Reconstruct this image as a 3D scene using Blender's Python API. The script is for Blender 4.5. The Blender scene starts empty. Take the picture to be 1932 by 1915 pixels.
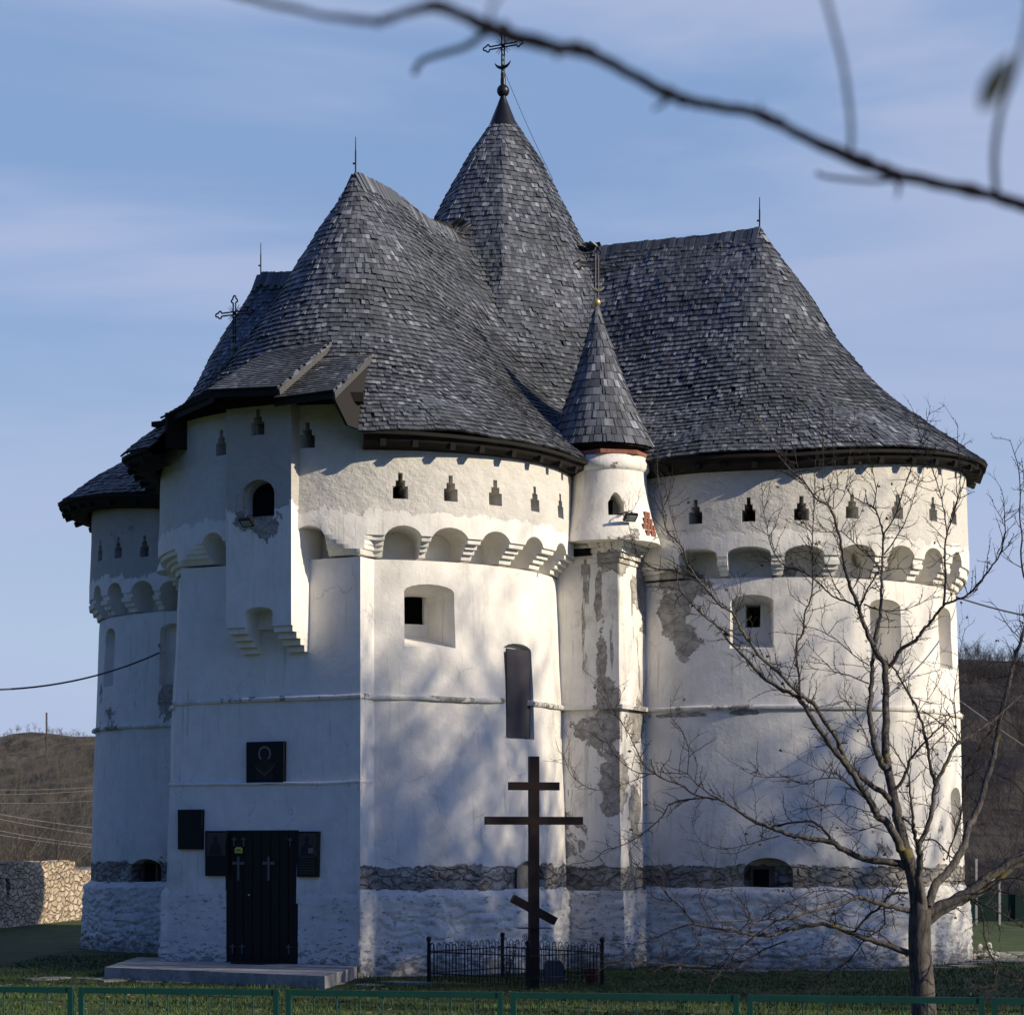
import bpy, bmesh, math, random
import numpy as np
from mathutils import Vector, noise
R_ = math.radians
random.seed(7); np.random.seed(7)
scn = bpy.context.scene
COL = scn.collection

# ------------------------------------------------------------------ camera, sky, sun
F_PX, CX, HY, CAMZ = 4200.0, 966.0, 1600.0, 2.2      # focal length / horizon in a 1932 x 1915 picture, eye height
cam = bpy.data.objects.new('camera', bpy.data.cameras.new('camera')); COL.objects.link(cam)
cam.location = (0, 0, CAMZ); cam.rotation_euler = (R_(90), 0, 0)
cam.data.sensor_width = 36; cam.data.lens = F_PX/1932*36
cam.data.shift_y = (HY-957.5)/1932
cam.data.clip_start = 0.1; cam.data.clip_end = 3000
cam.data.dof.use_dof = True; cam.data.dof.focus_distance = 38.5; cam.data.dof.aperture_fstop = 5.0
scn.camera = cam
SUN_AZ = R_(-24.5)       # direction towards the sun, from +x
SUN_EL = R_(23)
SDIR = Vector((math.cos(SUN_AZ)*math.cos(SUN_EL), math.sin(SUN_AZ)*math.cos(SUN_EL), math.sin(SUN_EL)))
world = bpy.data.worlds.new('World'); scn.world = world; world.use_nodes = True
wn, wl = world.node_tree.nodes, world.node_tree.links
wn.clear()
wo = wn.new('ShaderNodeOutputWorld'); bg = wn.new('ShaderNodeBackground'); sky = wn.new('ShaderNodeTexSky')
sky.sky_type = 'NISHITA'; sky.sun_disc = False; sky.sun_elevation = SUN_EL
sky.sun_rotation = math.atan2(SDIR.x, SDIR.y); sky.air_density = 1.0; sky.dust_density = 0.6; sky.ozone_density = 2.5
bg.inputs['Strength'].default_value = 0.07
def wnode(t, **k):
    n = wn.new(t)
    for a, b in k.items(): setattr(n, a, b)
    return n
def wrange(v, a, b, c=0.0, d=1.0):
    n = wnode('ShaderNodeMapRange', interpolation_type='SMOOTHSTEP'); wl.new(v, n.inputs['Value'])
    for i, q in zip((1, 2, 3, 4), (a, b, c, d)): n.inputs[i].default_value = q
    return n.outputs['Result']
def wmix(f, a, b):
    n = wn.new('ShaderNodeMixRGB')
    for i, v in zip(n.inputs, (f, a, b)):
        if isinstance(v, bpy.types.NodeSocket): wl.new(v, i)
        else: i.default_value = v if not hasattr(v, '__len__') else (*v, 1)
    return n.outputs['Color']
tc = wn.new('ShaderNodeTexCoord'); mp = wn.new('ShaderNodeMapping'); mp.inputs['Scale'].default_value = (1.5, 1.5, 7.0)
mp.inputs['Rotation'].default_value = (0.0, R_(9), R_(20))
sp = wn.new('ShaderNodeSeparateXYZ'); wl.new(tc.outputs['Generated'], sp.inputs[0])
nz = wn.new('ShaderNodeTexNoise'); nz.inputs['Scale'].default_value = 2.1; nz.inputs['Detail'].default_value = 6
nz.inputs['Roughness'].default_value = 0.5; nz.inputs['Distortion'].default_value = 0.5
wl.new(tc.outputs['Generated'], mp.inputs['Vector']); wl.new(mp.outputs['Vector'], nz.inputs['Vector'])
air = wmix(wrange(sp.outputs[2], 0.0, 0.30), (7.0, 8.5, 10.0), (3.5, 5.3, 8.6))          # thin high haze over the northern half of the sky
air = wmix(wrange(nz.outputs['Fac'], 0.34, 0.64, 0, 0.95), air, (6.2, 7.2, 9.9))         # wisps of cirrus
north = wrange(sp.outputs[1], 0.0, 0.75, 0, 0.86)
tint = wn.new('ShaderNodeMixRGB'); tint.blend_type = 'MULTIPLY'; tint.inputs[0].default_value = 1; tint.inputs[2].default_value = (0.66, 0.88, 1.55, 1)
wl.new(sky.outputs['Color'], tint.inputs[1])
wl.new(wmix(north, tint.outputs[0], air), bg.inputs['Color'])
wl.new(bg.outputs['Background'], wo.inputs['Surface'])
sun = bpy.data.objects.new('sun', bpy.data.lights.new('sun', 'SUN')); COL.objects.link(sun)
sun.data.energy = 5.0; sun.data.angle = R_(0.6); sun.data.color = (1.0, 0.865, 0.65)
sun.rotation_euler = SDIR.to_track_quat('Z', 'Y').to_euler(); sun.location = (60, -20, 40)
scn.view_settings.view_transform = 'Standard'; scn.view_settings.look = 'None'
scn.view_settings.exposure = 0.14; scn.view_settings.gamma = 1.0
scn.render.resolution_x = 1024; scn.render.resolution_y = 1014
scn.render.engine = 'CYCLES'

# ------------------------------------------------------------------ helpers
def tag(o, label=None, cat=None, group=None, kind=None):
    if label: o['label'] = label
    if cat: o['category'] = cat
    if group: o['group'] = group
    if kind: o['kind'] = kind
    return o
def empty(name, loc, label, cat, group=None, rz=0):
    o = bpy.data.objects.new(name, None); COL.objects.link(o); o.location = loc; o.rotation_euler = (0, 0, rz)
    o.empty_display_size = 0.3
    return tag(o, label, cat, group)
def worldloc(o):
    v = Vector(o.location)
    while o.parent: o = o.parent; v += Vector(o.location)
    return v
class MB:
    def __init__(s): s.v = []; s.f = []
    def add(s, vs, fs):
        n = len(s.v); s.v.extend([tuple(v) for v in vs]); s.f.extend([tuple(i+n for i in f) for f in fs])
    def box(s, c, size, ax=None, bev=0):
        X, Y, Z = ax or (Vector((1,0,0)), Vector((0,1,0)), Vector((0,0,1)))
        c = Vector(c); a, b, d = [q/2 for q in size]
        vs = [c+X*(a*i)+Y*(b*j)+Z*(d*k) for k in (-1,1) for j in (-1,1) for i in (-1,1)]
        s.add(vs, [(0,2,3,1),(4,5,7,6),(0,1,5,4),(2,6,7,3),(0,4,6,2),(1,3,7,5)])
    def tube(s, pts, rad, n=6, cap=True):
        pts = [Vector(p) for p in pts]; k = len(pts)
        if k < 2: return
        if not hasattr(rad, '__len__'): rad = [rad]*k
        rings = []; ref = None
        for i, p in enumerate(pts):
            t = (pts[min(i+1,k-1)]-pts[max(i-1,0)])
            if t.length < 1e-9: t = Vector((0,0,1))
            t.normalize()
            if ref is None: ref = t.orthogonal().normalized()
            ref = (ref - t*ref.dot(t))
            if ref.length < 1e-5: ref = t.orthogonal()
            ref.normalize(); b = t.cross(ref)
            rings.append([p+(ref*math.cos(2*math.pi*j/n)+b*math.sin(2*math.pi*j/n))*rad[i] for j in range(n)])
        vs = [v for r in rings for v in r]
        fs = [(i*n+j, i*n+(j+1)%n, (i+1)*n+(j+1)%n, (i+1)*n+j) for i in range(k-1) for j in range(n)]
        if cap: fs += [tuple(range(n-1,-1,-1)), tuple((k-1)*n+j for j in range(n))]
        s.add(vs, fs)
    def lathe(s, c, prof, n=24):
        c = Vector(c); vs = []
        for r, z in prof:
            for j in range(n):
                a = 2*math.pi*j/n; vs.append(c+Vector((r*math.cos(a), r*math.sin(a), z)))
        k = len(prof)
        fs = [(i*n+j, i*n+(j+1)%n, (i+1)*n+(j+1)%n, (i+1)*n+j) for i in range(k-1) for j in range(n)]
        fs += [tuple(range(n-1,-1,-1)), tuple((k-1)*n+j for j in range(n))]
        s.add(vs, fs)
    def prism(s, poly, f0, f1):
        """poly: list of 2D points; f0, f1 map a 2D point to 3D on the near and far face"""
        n = len(poly); vs = [f0(p) for p in poly]+[f1(p) for p in poly]
        s.add(vs, [tuple(range(n-1,-1,-1)), tuple(range(n,2*n))]+[(i,(i+1)%n,n+(i+1)%n,n+i) for i in range(n)])
    def sphere(s, c, r, n=14):
        pr = [(max(1e-4, r*math.sin(math.pi*i/n)), -r*math.cos(math.pi*i/n)) for i in range(n+1)]
        s.lathe(c, pr, n+4)
    def build(s, name, mat, parent=None, smooth=None, fix=False):
        me = bpy.data.meshes.new(name); me.from_pydata(s.v, [], s.f); me.update()
        o = bpy.data.objects.new(name, me); COL.objects.link(o)
        if mat: me.materials.append(mat)
        if parent is not None:
            o.parent = parent
            if s.world: o.location = -worldloc(parent)
        if fix:
            bm = bmesh.new(); bm.from_mesh(me); bmesh.ops.recalc_face_normals(bm, faces=bm.faces); bm.to_mesh(me); bm.free()
        if smooth is not None:
            for p in me.polygons: p.use_smooth = True
            me.set_sharp_from_angle(angle=R_(smooth))
        return o
    world = True
def boolean(o, cutters):
    for c in cutters:
        me = bpy.data.meshes.new('cut'); me.from_pydata(c.v, [], c.f); me.update()
        bm = bmesh.new(); bm.from_mesh(me); bmesh.ops.recalc_face_normals(bm, faces=bm.faces); bm.to_mesh(me); bm.free()
        co = bpy.data.objects.new('cut', me); COL.objects.link(co); co.parent = o.parent; co.location = o.location
        m = o.modifiers.new('b', 'BOOLEAN'); m.operation = 'DIFFERENCE'; m.solver = 'EXACT'; m.object = co
        bpy.context.view_layer.update()
        ev = o.evaluated_get(bpy.context.evaluated_depsgraph_get())
        nm = bpy.data.meshes.new_from_object(ev)
        o.modifiers.clear(); old = o.data; nm.name = old.name; o.data = nm
        bpy.data.objects.remove(co); bpy.data.meshes.remove(me)
    return o
def smooth(o, ang=35):
    for p in o.data.polygons: p.use_smooth = True
    o.data.set_sharp_from_angle(angle=R_(ang))

# ------------------------------------------------------------------ materials
class NT:
    def __init__(s, name):
        s.m = bpy.data.materials.new(name); s.m.use_nodes = True
        s.n, s.l = s.m.node_tree.nodes, s.m.node_tree.links
        s.b = s.n['Principled BSDF']; s.b.inputs['Roughness'].default_value = 0.85
        s.b.inputs['Specular IOR Level'].default_value = 0.25
        g = s.n.new('ShaderNodeNewGeometry'); s.P = g.outputs['Position']; s.g = g
    def link(s, a, b):
        s.l.new(a, b)
    def val(s, i, v):
        if isinstance(v, bpy.types.NodeSocket): s.l.new(v, i)
        else: i.default_value = v
    def vec(s, scale, src=None, loc=(0,0,0)):
        n = s.n.new('ShaderNodeMapping'); s.l.new(src or s.P, n.inputs['Vector'])
        n.inputs['Scale'].default_value = scale if hasattr(scale,'__len__') else (scale,)*3
        n.inputs['Location'].default_value = loc
        return n.outputs['Vector']
    def noise(s, scale, detail=4, rough=0.55, src=None, loc=(0,0,0), dist=0):
        n = s.n.new('ShaderNodeTexNoise'); s.l.new(s.vec(scale, src, loc), n.inputs['Vector'])
        n.inputs['Scale'].default_value = 1; n.inputs['Detail'].default_value = detail
        n.inputs['Roughness'].default_value = rough; n.inputs['Distortion'].default_value = dist
        return n.outputs['Fac']
    def voro(s, scale, feat='DISTANCE_TO_EDGE', src=None, out='Distance', rnd=1.0):
        n = s.n.new('ShaderNodeTexVoronoi'); n.feature = feat; s.l.new(s.vec(scale, src), n.inputs['Vector'])
        n.inputs['Scale'].default_value = 1; n.inputs['Randomness'].default_value = rnd
        return n.outputs[out]
    def math(s, op, a, b=0.0, c=None, clamp=False):
        n = s.n.new('ShaderNodeMath'); n.operation = op; n.use_clamp = clamp
        s.val(n.inputs[0], a); s.val(n.inputs[1], b)
        if c is not None: s.val(n.inputs[2], c)
        return n.outputs[0]
    def ss(s, v, lo, hi):
        n = s.n.new('ShaderNodeMapRange'); n.interpolation_type = 'SMOOTHSTEP'
        s.val(n.inputs['Value'], v); s.val(n.inputs['From Min'], lo); s.val(n.inputs['From Max'], hi)
        return n.outputs['Result']
    def mix(s, f, a, b, typ='MIX'):
        n = s.n.new('ShaderNodeMixRGB'); n.blend_type = typ
        s.val(n.inputs['Fac'], f)
        for i, v in ((n.inputs['Color1'], a), (n.inputs['Color2'], b)):
            if isinstance(v, bpy.types.NodeSocket): s.l.new(v, i)
            else: i.default_value = (*v, 1) if len(v) == 3 else v
        return n.outputs['Color']
    def warp(s, amt, scale):
        n = s.n.new('ShaderNodeTexNoise'); s.l.new(s.P, n.inputs['Vector']); n.inputs['Scale'].default_value = scale; n.inputs['Detail'].default_value = 5
        a = s.n.new('ShaderNodeVectorMath'); a.operation = 'MULTIPLY_ADD'; s.l.new(n.outputs['Color'], a.inputs[0]); a.inputs[1].default_value = (amt,)*3; s.l.new(s.P, a.inputs[2])
        return a.outputs[0]
    def blobs(s, lst, amp=0.9, sc=2.2):
        out = None; nn = s.noise(sc, 8, 0.68, loc=(4, 4, 4))
        for c, r in lst:
            a = s.n.new('ShaderNodeVectorMath'); a.operation = 'SUBTRACT'; s.l.new(s.P, a.inputs[0]); a.inputs[1].default_value = c
            b = s.n.new('ShaderNodeVectorMath'); b.operation = 'DIVIDE'; s.l.new(a.outputs[0], b.inputs[0]); b.inputs[1].default_value = r
            d = s.n.new('ShaderNodeVectorMath'); d.operation = 'LENGTH'; s.l.new(b.outputs[0], d.inputs[0])
            out = d.outputs['Value'] if out is None else s.math('MINIMUM', out, d.outputs['Value'])
        v = s.math('MULTIPLY_ADD', s.math('SUBTRACT', nn, 0.5), amp*4, out)
        return s.ss(v, 1.03, 0.97)
    def sep(s, v=None):
        n = s.n.new('ShaderNodeSeparateXYZ'); s.l.new(v or s.P, n.inputs[0]); return n.outputs
    def color(s, c):
        if isinstance(c, bpy.types.NodeSocket): s.l.new(c, s.b.inputs['Base Color'])
        else: s.b.inputs['Base Color'].default_value = (*c, 1)
    def bump(s, h, dist=0.02, st=1.0, prev=None):
        n = s.n.new('ShaderNodeBump'); n.inputs['Distance'].default_value = dist; n.inputs['Strength'].default_value = st
        s.l.new(h, n.inputs['Height'])
        if prev: s.l.new(prev, n.inputs['Normal'])
        s.l.new(n.outputs['Normal'], s.b.inputs['Normal']); return n.outputs['Normal']
def simple(name, col, rough=0.7, metal=0.0, var=0.0, scale=8, bump=0.0):
    t = NT(name); t.b.inputs['Roughness'].default_value = rough; t.b.inputs['Metallic'].default_value = metal
    if var:
        nn = t.noise(scale, 5)
        t.color(t.mix(nn, [c*(1-var) for c in col], [min(1, c*(1+var)) for c in col]))
        if bump: t.bump(nn, bump)
    else: t.color(col)
    return t.m

WHITE = (0.82, 0.80, 0.76)
def wall_material(name, patch=0.70, upper=True, band=True, stain=0.0, dirty=0.0, uedge=7.97, blobs=None, up_shade=1.0):
    t = NT(name)
    z = t.sep()[2]
    big = t.noise(0.55, 4, 0.6); mid = t.noise(3.0, 5, 0.6); fine = t.noise(22.0, 4, 0.6)
    streak = t.noise((7, 7, 0.55), 4, 0.6)
    c = t.mix(t.ss(mid, 0.3, 0.75), WHITE, (0.74, 0.715, 0.66))
    mott = t.ss(t.noise((1.5, 1.5, 1.2), 8, 0.72, loc=(7, 7, 3)), 0.50, 0.68)
    c = t.mix(t.math('MULTIPLY', mott, 0.12+dirty*1.6), c, (0.52, 0.50, 0.45))
    c = t.mix(t.math('MULTIPLY', t.ss(streak, 0.56, 0.72), 0.30+dirty), c, (0.52, 0.50, 0.46))
    crk = t.voro((0.9, 0.9, 0.55), src=t.warp(0.5, 2.2)); cm = t.math('MULTIPLY', t.ss(crk, 0.008, 0.002), t.ss(t.noise(0.9, 3, loc=(1, 8, 2)), 0.52, 0.60))
    c = t.mix(t.math('MULTIPLY', cm, 0.32), c, (0.22, 0.20, 0.18))
    run = t.math('MULTIPLY', t.ss(t.noise((12, 12, 0.4), 6, 0.7, loc=(3, 3, 0)), 0.56, 0.68), t.ss(t.noise(0.9, 3, loc=(5, 0, 0)), 0.44, 0.60))
    damp = t.math('MULTIPLY', t.ss(z, 2.9, 1.8), t.ss(t.noise((1.6, 1.6, 1.1), 7, 0.7, loc=(1, 1, 9)), 0.45, 0.66))
    c = t.mix(t.math('MULTIPLY', damp, 0.55), c, (0.46, 0.44, 0.39))
    c = t.mix(t.math('MULTIPLY', run, 0.55), c, (0.36, 0.34, 0.31))
    # flaked patches showing the grey render
    pn = t.noise((1.1, 1.1, 0.9), 9, 0.66, loc=(3.1, 0, 1.7), dist=0.3)
    pm = t.ss(pn, patch-0.012, patch+0.012)
    grey = t.mix(t.ss(t.noise(6, 7, 0.7), 0.35, 0.65), (0.25, 0.24, 0.22), (0.44, 0.42, 0.385))
    gc = t.voro((2.4, 2.4, 5.0), src=t.warp(0.3, 3.0)); grey = t.mix(t.math('MULTIPLY', t.ss(gc, 0.07, 0.0), 0.55), grey, (0.12, 0.11, 0.10))
    if blobs: pm = t.math('MAXIMUM', pm, t.blobs(blobs))
    c = t.mix(pm, c, grey)
    h = t.math('MULTIPLY', pm, -0.9)
    if stain:
        dn = t.noise((3.2, 3.2, 0.35), 7, 0.7, loc=(9, 2, 0))
        dm = t.ss(dn, 0.62-stain, 0.64-stain)
        c = t.mix(dm, c, grey); h = t.math('SUBTRACT', h, t.math('MULTIPLY', dm, 0.3))
    en = t.noise(2.2, 6, 0.7, loc=(0, 5, 0)); 
    if upper:
        ze = t.math('MULTIPLY_ADD', t.math('SUBTRACT', en, 0.5), 0.75, z)
        um = t.ss(ze, uedge, uedge+0.03)
        uc = t.mix(t.noise(5, 6, 0.65), [q*up_shade for q in (0.50, 0.485, 0.45)], [q*up_shade for q in (0.70, 0.68, 0.635)])  # painted shade: upper plaster tone scaled down on walls out of the sun
        c = t.mix(um, c, uc)
        rough_up = t.math('MULTIPLY', um, t.noise((3.2, 3.2, 4.5), 7, 0.66))
        h = t.math('ADD', h, t.math('MULTIPLY', rough_up, 1.3)); h = t.math('SUBTRACT', h, t.math('MULTIPLY', um, 0.75))
    if band:
        zb = t.math('MULTIPLY_ADD', t.math('SUBTRACT', en, 0.5), -0.42, z)
        nrm = t.n.new('ShaderNodeVectorMath'); nrm.operation = 'DOT_PRODUCT'; t.l.new(t.g.outputs['True Normal'], nrm.inputs[0]); nrm.inputs[1].default_value = (-math.sin(R_(27)), -math.cos(R_(27)), 0)
        facing = t.ss(nrm.outputs['Value'], 0.985, 0.95) if name == 'whitewashed plaster' else 1.0
        bm_ = t.math('MULTIPLY', facing, t.ss(zb, 1.88, 1.86), t.ss(t.math('MULTIPLY_ADD', t.math('SUBTRACT', mid, 0.5), 0.16, z), 1.40, 1.42))
        bm_ = t.math('MULTIPLY', bm_, 1.0)
        wv = t.n.new('ShaderNodeMixRGB'); 
        cells = t.voro((3.1, 3.1, 7.0), src=t.warp(0.34, 3.0)); ccol = t.voro((3.1, 3.1, 7.0), 'F1', src=t.warp(0.34, 3.0), out='Color')
        sepc = t.n.new('ShaderNodeSeparateColor'); t.l.new(ccol, sepc.inputs[0])
        sc = t.mix(sepc.outputs[0], (0.27, 0.25, 0.215), (0.38, 0.355, 0.315))
        sc = t.mix(t.ss(t.noise((4, 4, 9), 9, 0.78), 0.46, 0.60), sc, (0.15, 0.135, 0.115)); sc = t.mix(t.ss(t.noise((2, 2, 3), 8, 0.75, loc=(6, 1, 2)), 0.52, 0.60), sc, (0.50, 0.48, 0.43))
        sc = t.mix(t.math('MULTIPLY', t.math('MULTIPLY', t.ss(cells, 0.045, 0.0), t.ss(t.noise(3, 4), 0.45, 0.62)), 0.6), sc, (0.09, 0.08, 0.07))
        c = t.mix(bm_, c, sc)
        h = t.math('ADD', h, t.math('MULTIPLY', bm_, t.math('SUBTRACT', t.math('MULTIPLY', t.ss(cells, 0.0, 0.16), 1.6), 2.0)))
    t.color(c)
    hh = t.math('ADD', h, t.math('ADD', t.math('MULTIPLY', mid, 0.55), t.math('MULTIPLY', fine, 0.10)))
    t.bump(hh, 0.045, 0.9)
    t.b.inputs['Roughness'].default_value = 0.92
    return t.m
M_wall = wall_material('whitewashed plaster', 0.735, dirty=0.0)
def bl(px, py, Y, rx, rz): return (((px-CX)*Y/F_PX, Y, CAMZ+(HY-py)*Y/F_PX), (rx, 3.0, rz))
M_wall_r = wall_material('whitewashed plaster worn', 0.66, dirty=0.20, blobs=[bl(1285, 1105, 42, .42, .30), bl(1268, 1160, 42, .22, .55), bl(1290, 1215, 42, .25, .30), bl(1285, 1352, 42, .5, .05), bl(1400, 1350, 42, .3, .05)])
M_wall_l = wall_material('whitewashed plaster upper shade painted', 0.655, up_shade=0.72, dirty=0.10, stain=-0.03, blobs=[bl(325, 1325, 47, .22, .4)])  # upper band toned down in colour for the shaded side
M_butt = wall_material('peeling plaster', 0.645, upper=False, stain=0.045, dirty=0.5, blobs=[bl(1152, 1305, 41, .26, .30), bl(1142, 1375, 41, .42, .36), bl(1158, 1470, 41, .24, .75), bl(1136, 1230, 41, .09, .7), bl(1130, 1110, 41, .07, .9), bl(1150, 1062, 41, .35, .22), bl(1215, 1085, 41, .20, .45), bl(1222, 1150, 41, .10, .35), bl(1205, 1360, 41, .16, .35), bl(1200, 1530, 41, .12, .5)])
M_string = wall_material('chipped string course', 0.56, upper=False, band=False, stain=0.03, dirty=0.5)
M_turret = wall_material('turret plaster', 0.64, upper=False, band=False, stain=0.0, dirty=0.25)
M_box = wall_material('projecting box plaster', 0.74, upper=True, band=False, uedge=8.05, up_shade=0.72, blobs=[bl(492, 985, 38, .30, .22), bl(455, 960, 38, .14, .4)])  # upper part carries painted shade
def plinth_material(name, dirt=0.5):
    t = NT(name); mid = t.noise(2.4, 6, 0.7); fine = t.noise((6, 6, 15), 9, 0.78, loc=(2, 1, 0)); z = t.sep()[2]
    c = t.mix(t.ss(mid, 0.35, 0.7), (0.79, 0.77, 0.72), (0.66, 0.64, 0.60))
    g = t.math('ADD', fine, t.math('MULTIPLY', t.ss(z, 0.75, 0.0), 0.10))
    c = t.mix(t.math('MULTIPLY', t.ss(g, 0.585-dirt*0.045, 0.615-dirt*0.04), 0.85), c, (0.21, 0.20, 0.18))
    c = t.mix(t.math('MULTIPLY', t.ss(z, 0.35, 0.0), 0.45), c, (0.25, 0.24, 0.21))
    t.color(c); t.bump(t.math('ADD', t.math('MULTIPLY', mid, 0.6), t.math('MULTIPLY', fine, 0.5)), 0.05, 0.9)
    return t.m
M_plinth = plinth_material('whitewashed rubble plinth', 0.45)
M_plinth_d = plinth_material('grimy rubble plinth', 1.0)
def shingle_material():
    t = NT('weathered grey shingles'); r = t.g.outputs['Random Per Island']
    ramp = t.n.new('ShaderNodeValToRGB'); t.l.new(r, ramp.inputs['Fac'])
    e = ramp.color_ramp.elements; e[0].color = (0.07, 0.071, 0.080, 1); e[1].color = (0.46, 0.455, 0.45, 1)
    e[1].position = 1.0; a = e.new(0.3); a.color = (0.130, 0.133, 0.142, 1); a = e.new(0.62); a.color = (0.180, 0.183, 0.193, 1); a = e.new(0.9); a.color = (0.25, 0.25, 0.26, 1)
    big = t.noise(0.5, 5, 0.6)
    c = t.mix(t.math('MULTIPLY', t.ss(big, 0.44, 0.62), 0.50), ramp.outputs['Color'], (0.075, 0.078, 0.070))
    c = t.mix(t.math('MULTIPLY', t.ss(t.noise((2.5, 2.5, 0.9), 6, 0.7, loc=(3, 3, 3)), 0.52, 0.66), 0.45), c, (0.050, 0.050, 0.048))
    grain = t.noise((45, 45, 9), 3, 0.6)
    c = t.mix(0.45, c, t.mix(grain, (0.02, 0.02, 0.02), (0.30, 0.30, 0.31)), 'OVERLAY')
    c = t.mix(1.0, c, (0.92, 1.0, 1.13), 'MULTIPLY')
    t.color(c); t.bump(grain, 0.004, 0.7); t.b.inputs['Roughness'].default_value = 0.62
    t.b.inputs['Specular IOR Level'].default_value = 0.4
    return t.m
M_shingle = shingle_material()
M_butt_end = simple('grimy shingle ends with painted shade', (0.022, 0.023, 0.024), 0.95)  # dirty end grain plus painted shade, draws the dark course lines
M_under = simple('dark roof boards', (0.020, 0.018, 0.017), 0.9)
M_beam = simple('dark eaves timber', (0.014, 0.0125, 0.012), 0.9, var=0.4, scale=6, bump=0.01)
M_board = simple('grey barge board', (0.075, 0.076, 0.078), 0.85, var=0.35, scale=12, bump=0.01)
M_metal = simple('dark painted iron', (0.022, 0.022, 0.026), 0.45, 0.6)
M_tin = simple('dark tin cap', (0.035, 0.038, 0.046), 0.42, 0.75, var=0.2)
M_gold = simple('dull gold leaf', (0.62, 0.46, 0.20), 0.35, 0.7)
M_bronze = simple('tarnished ball', (0.20, 0.21, 0.17), 0.5, 0.5)
M_silver = simple('bare steel rod', (0.45, 0.46, 0.5), 0.35, 0.9)
M_dark = simple('painted interior dark', (0.006, 0.006, 0.008), 1.0)
M_door = simple('dark painted door', (0.010, 0.009, 0.010), 0.55, var=0.3, scale=10, bump=0.004)
M_doorcross = simple('grey metal cross', (0.12, 0.12, 0.125), 0.5, 0.3)
M_plaque = simple('dark granite plaque', (0.012, 0.013, 0.014), 0.75)
M_icon1 = simple('icon muted brown', (0.075, 0.062, 0.050), 0.7, var=0.4, scale=30)
M_icon2 = simple('icon pale ring', (0.17, 0.15, 0.13), 0.6)
M_icon3 = simple('icon dark robe', (0.020, 0.020, 0.024), 0.7)
M_icon4 = simple('icon grey green panel', (0.050, 0.055, 0.048), 0.7, var=0.35, scale=40)
M_yellow = simple('faded yellow sign', (0.55, 0.52, 0.08), 0.6)
M_brick = simple('red brick', (0.25, 0.105, 0.075), 0.9, var=0.35, scale=14, bump=0.02)
M_grave = simple('grey headstone', (0.10, 0.10, 0.105), 0.6, var=0.3)
M_green = simple('green painted fence', (0.008, 0.058, 0.048), 0.5, var=0.25, scale=5)
M_crosswood = simple('dark brown cross timber', (0.030, 0.016, 0.012), 0.6, var=0.3, scale=8)
M_tinwin = simple('grey window board', (0.062, 0.059, 0.070), 0.8, var=0.3, scale=3)
M_frame = simple('old wooden frame', (0.13, 0.095, 0.07), 0.8)
M_wire = simple('cable rubber', (0.05, 0.05, 0.07), 0.6)
M_wirel = simple('bare grey wire', (0.16, 0.16, 0.17), 0.5)
M_lampglass = simple('floodlight glass', (0.35, 0.38, 0.40), 0.2)
M_white = simple('white metal frame', (0.30, 0.31, 0.33), 0.6)
def concrete(name, col=(0.40, 0.39, 0.37)):
    t = NT(name); n = t.noise(2.5, 7, 0.7); f = t.noise(25, 4)
    c_ = t.mix(t.ss(n, 0.35, 0.65), [c*0.6 for c in col], col); c_ = t.mix(t.math('MULTIPLY', t.ss(t.noise(6, 8, 0.75, loc=(3, 1, 4)), 0.52, 0.62), 0.5), c_, [c*0.35 for c in col]); t.color(c_); t.bump(t.math('ADD', n, t.math('MULTIPLY', f, 0.3)), 0.02)
    return t.m
M_slab = concrete('concrete slab'); M_flag = concrete('flagstones', (0.30, 0.29, 0.26))
def ground_material():
    t = NT('short grass ground'); n = t.noise(1.2, 7, 0.7); f = t.noise(28, 4, 0.7)
    c = t.mix(t.ss(n, 0.35, 0.65), (0.030, 0.055, 0.014), (0.075, 0.105, 0.028))
    c = t.mix(t.ss(f, 0.5, 0.75), c, (0.085, 0.085, 0.035))
    t.color(c); t.bump(f, 0.04); return t.m
M_ground = ground_material()
def hill_material():
    t = NT('brushy hillside'); n = t.noise((0.06, 0.012, 0.06), 8, 0.7); f = t.noise((0.5, 0.10, 0.5), 7, 0.75); x = t.sep()[0]
    c = t.mix(t.ss(n, 0.40, 0.60), (0.125, 0.112, 0.090), (0.060, 0.062, 0.034))
    c = t.mix(t.ss(t.noise((0.16, 0.03, 0.2), 7, 0.72), 0.46, 0.58), c, (0.045, 0.040, 0.030)); c = t.mix(t.ss(f, 0.42, 0.62), c, (0.030, 0.026, 0.022))
    right_shade = t.ss(x, 5, 25)  # right hill darkened in colour for its slope turned from the sun
    c = t.mix(right_shade, c, t.mix(t.ss(t.noise((0.12, 0.025, 0.15), 7, 0.72), 0.44, 0.58), (0.070, 0.060, 0.050), (0.022, 0.020, 0.024)))
    t.color(c); t.bump(f, 1.0); t.b.inputs['Roughness'].default_value = 1.0; return t.m
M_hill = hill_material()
def bark_material(name, a, b, lichen=0.0):
    t = NT(name); n = t.noise((22, 22, 5), 6, 0.7); m = t.noise(3.0, 4, 0.6)
    c = t.mix(t.ss(n, 0.35, 0.65), a, b)
    if lichen: c = t.mix(t.math('MULTIPLY', t.ss(m, 0.60, 0.66), lichen), c, (0.16, 0.135, 0.035))
    t.color(c); t.bump(n, 0.018, 1.0); t.b.inputs['Roughness'].default_value = 0.95; return t.m
M_bark = bark_material('grey walnut bark', (0.042, 0.038, 0.036), (0.13, 0.118, 0.11), 0.7)
M_twig = bark_material('dark twig bark', (0.022, 0.018, 0.018), (0.065, 0.055, 0.052), 0.25)
M_brushfar = bark_material('bare brush', (0.10, 0.088, 0.072), (0.17, 0.15, 0.125))
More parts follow.
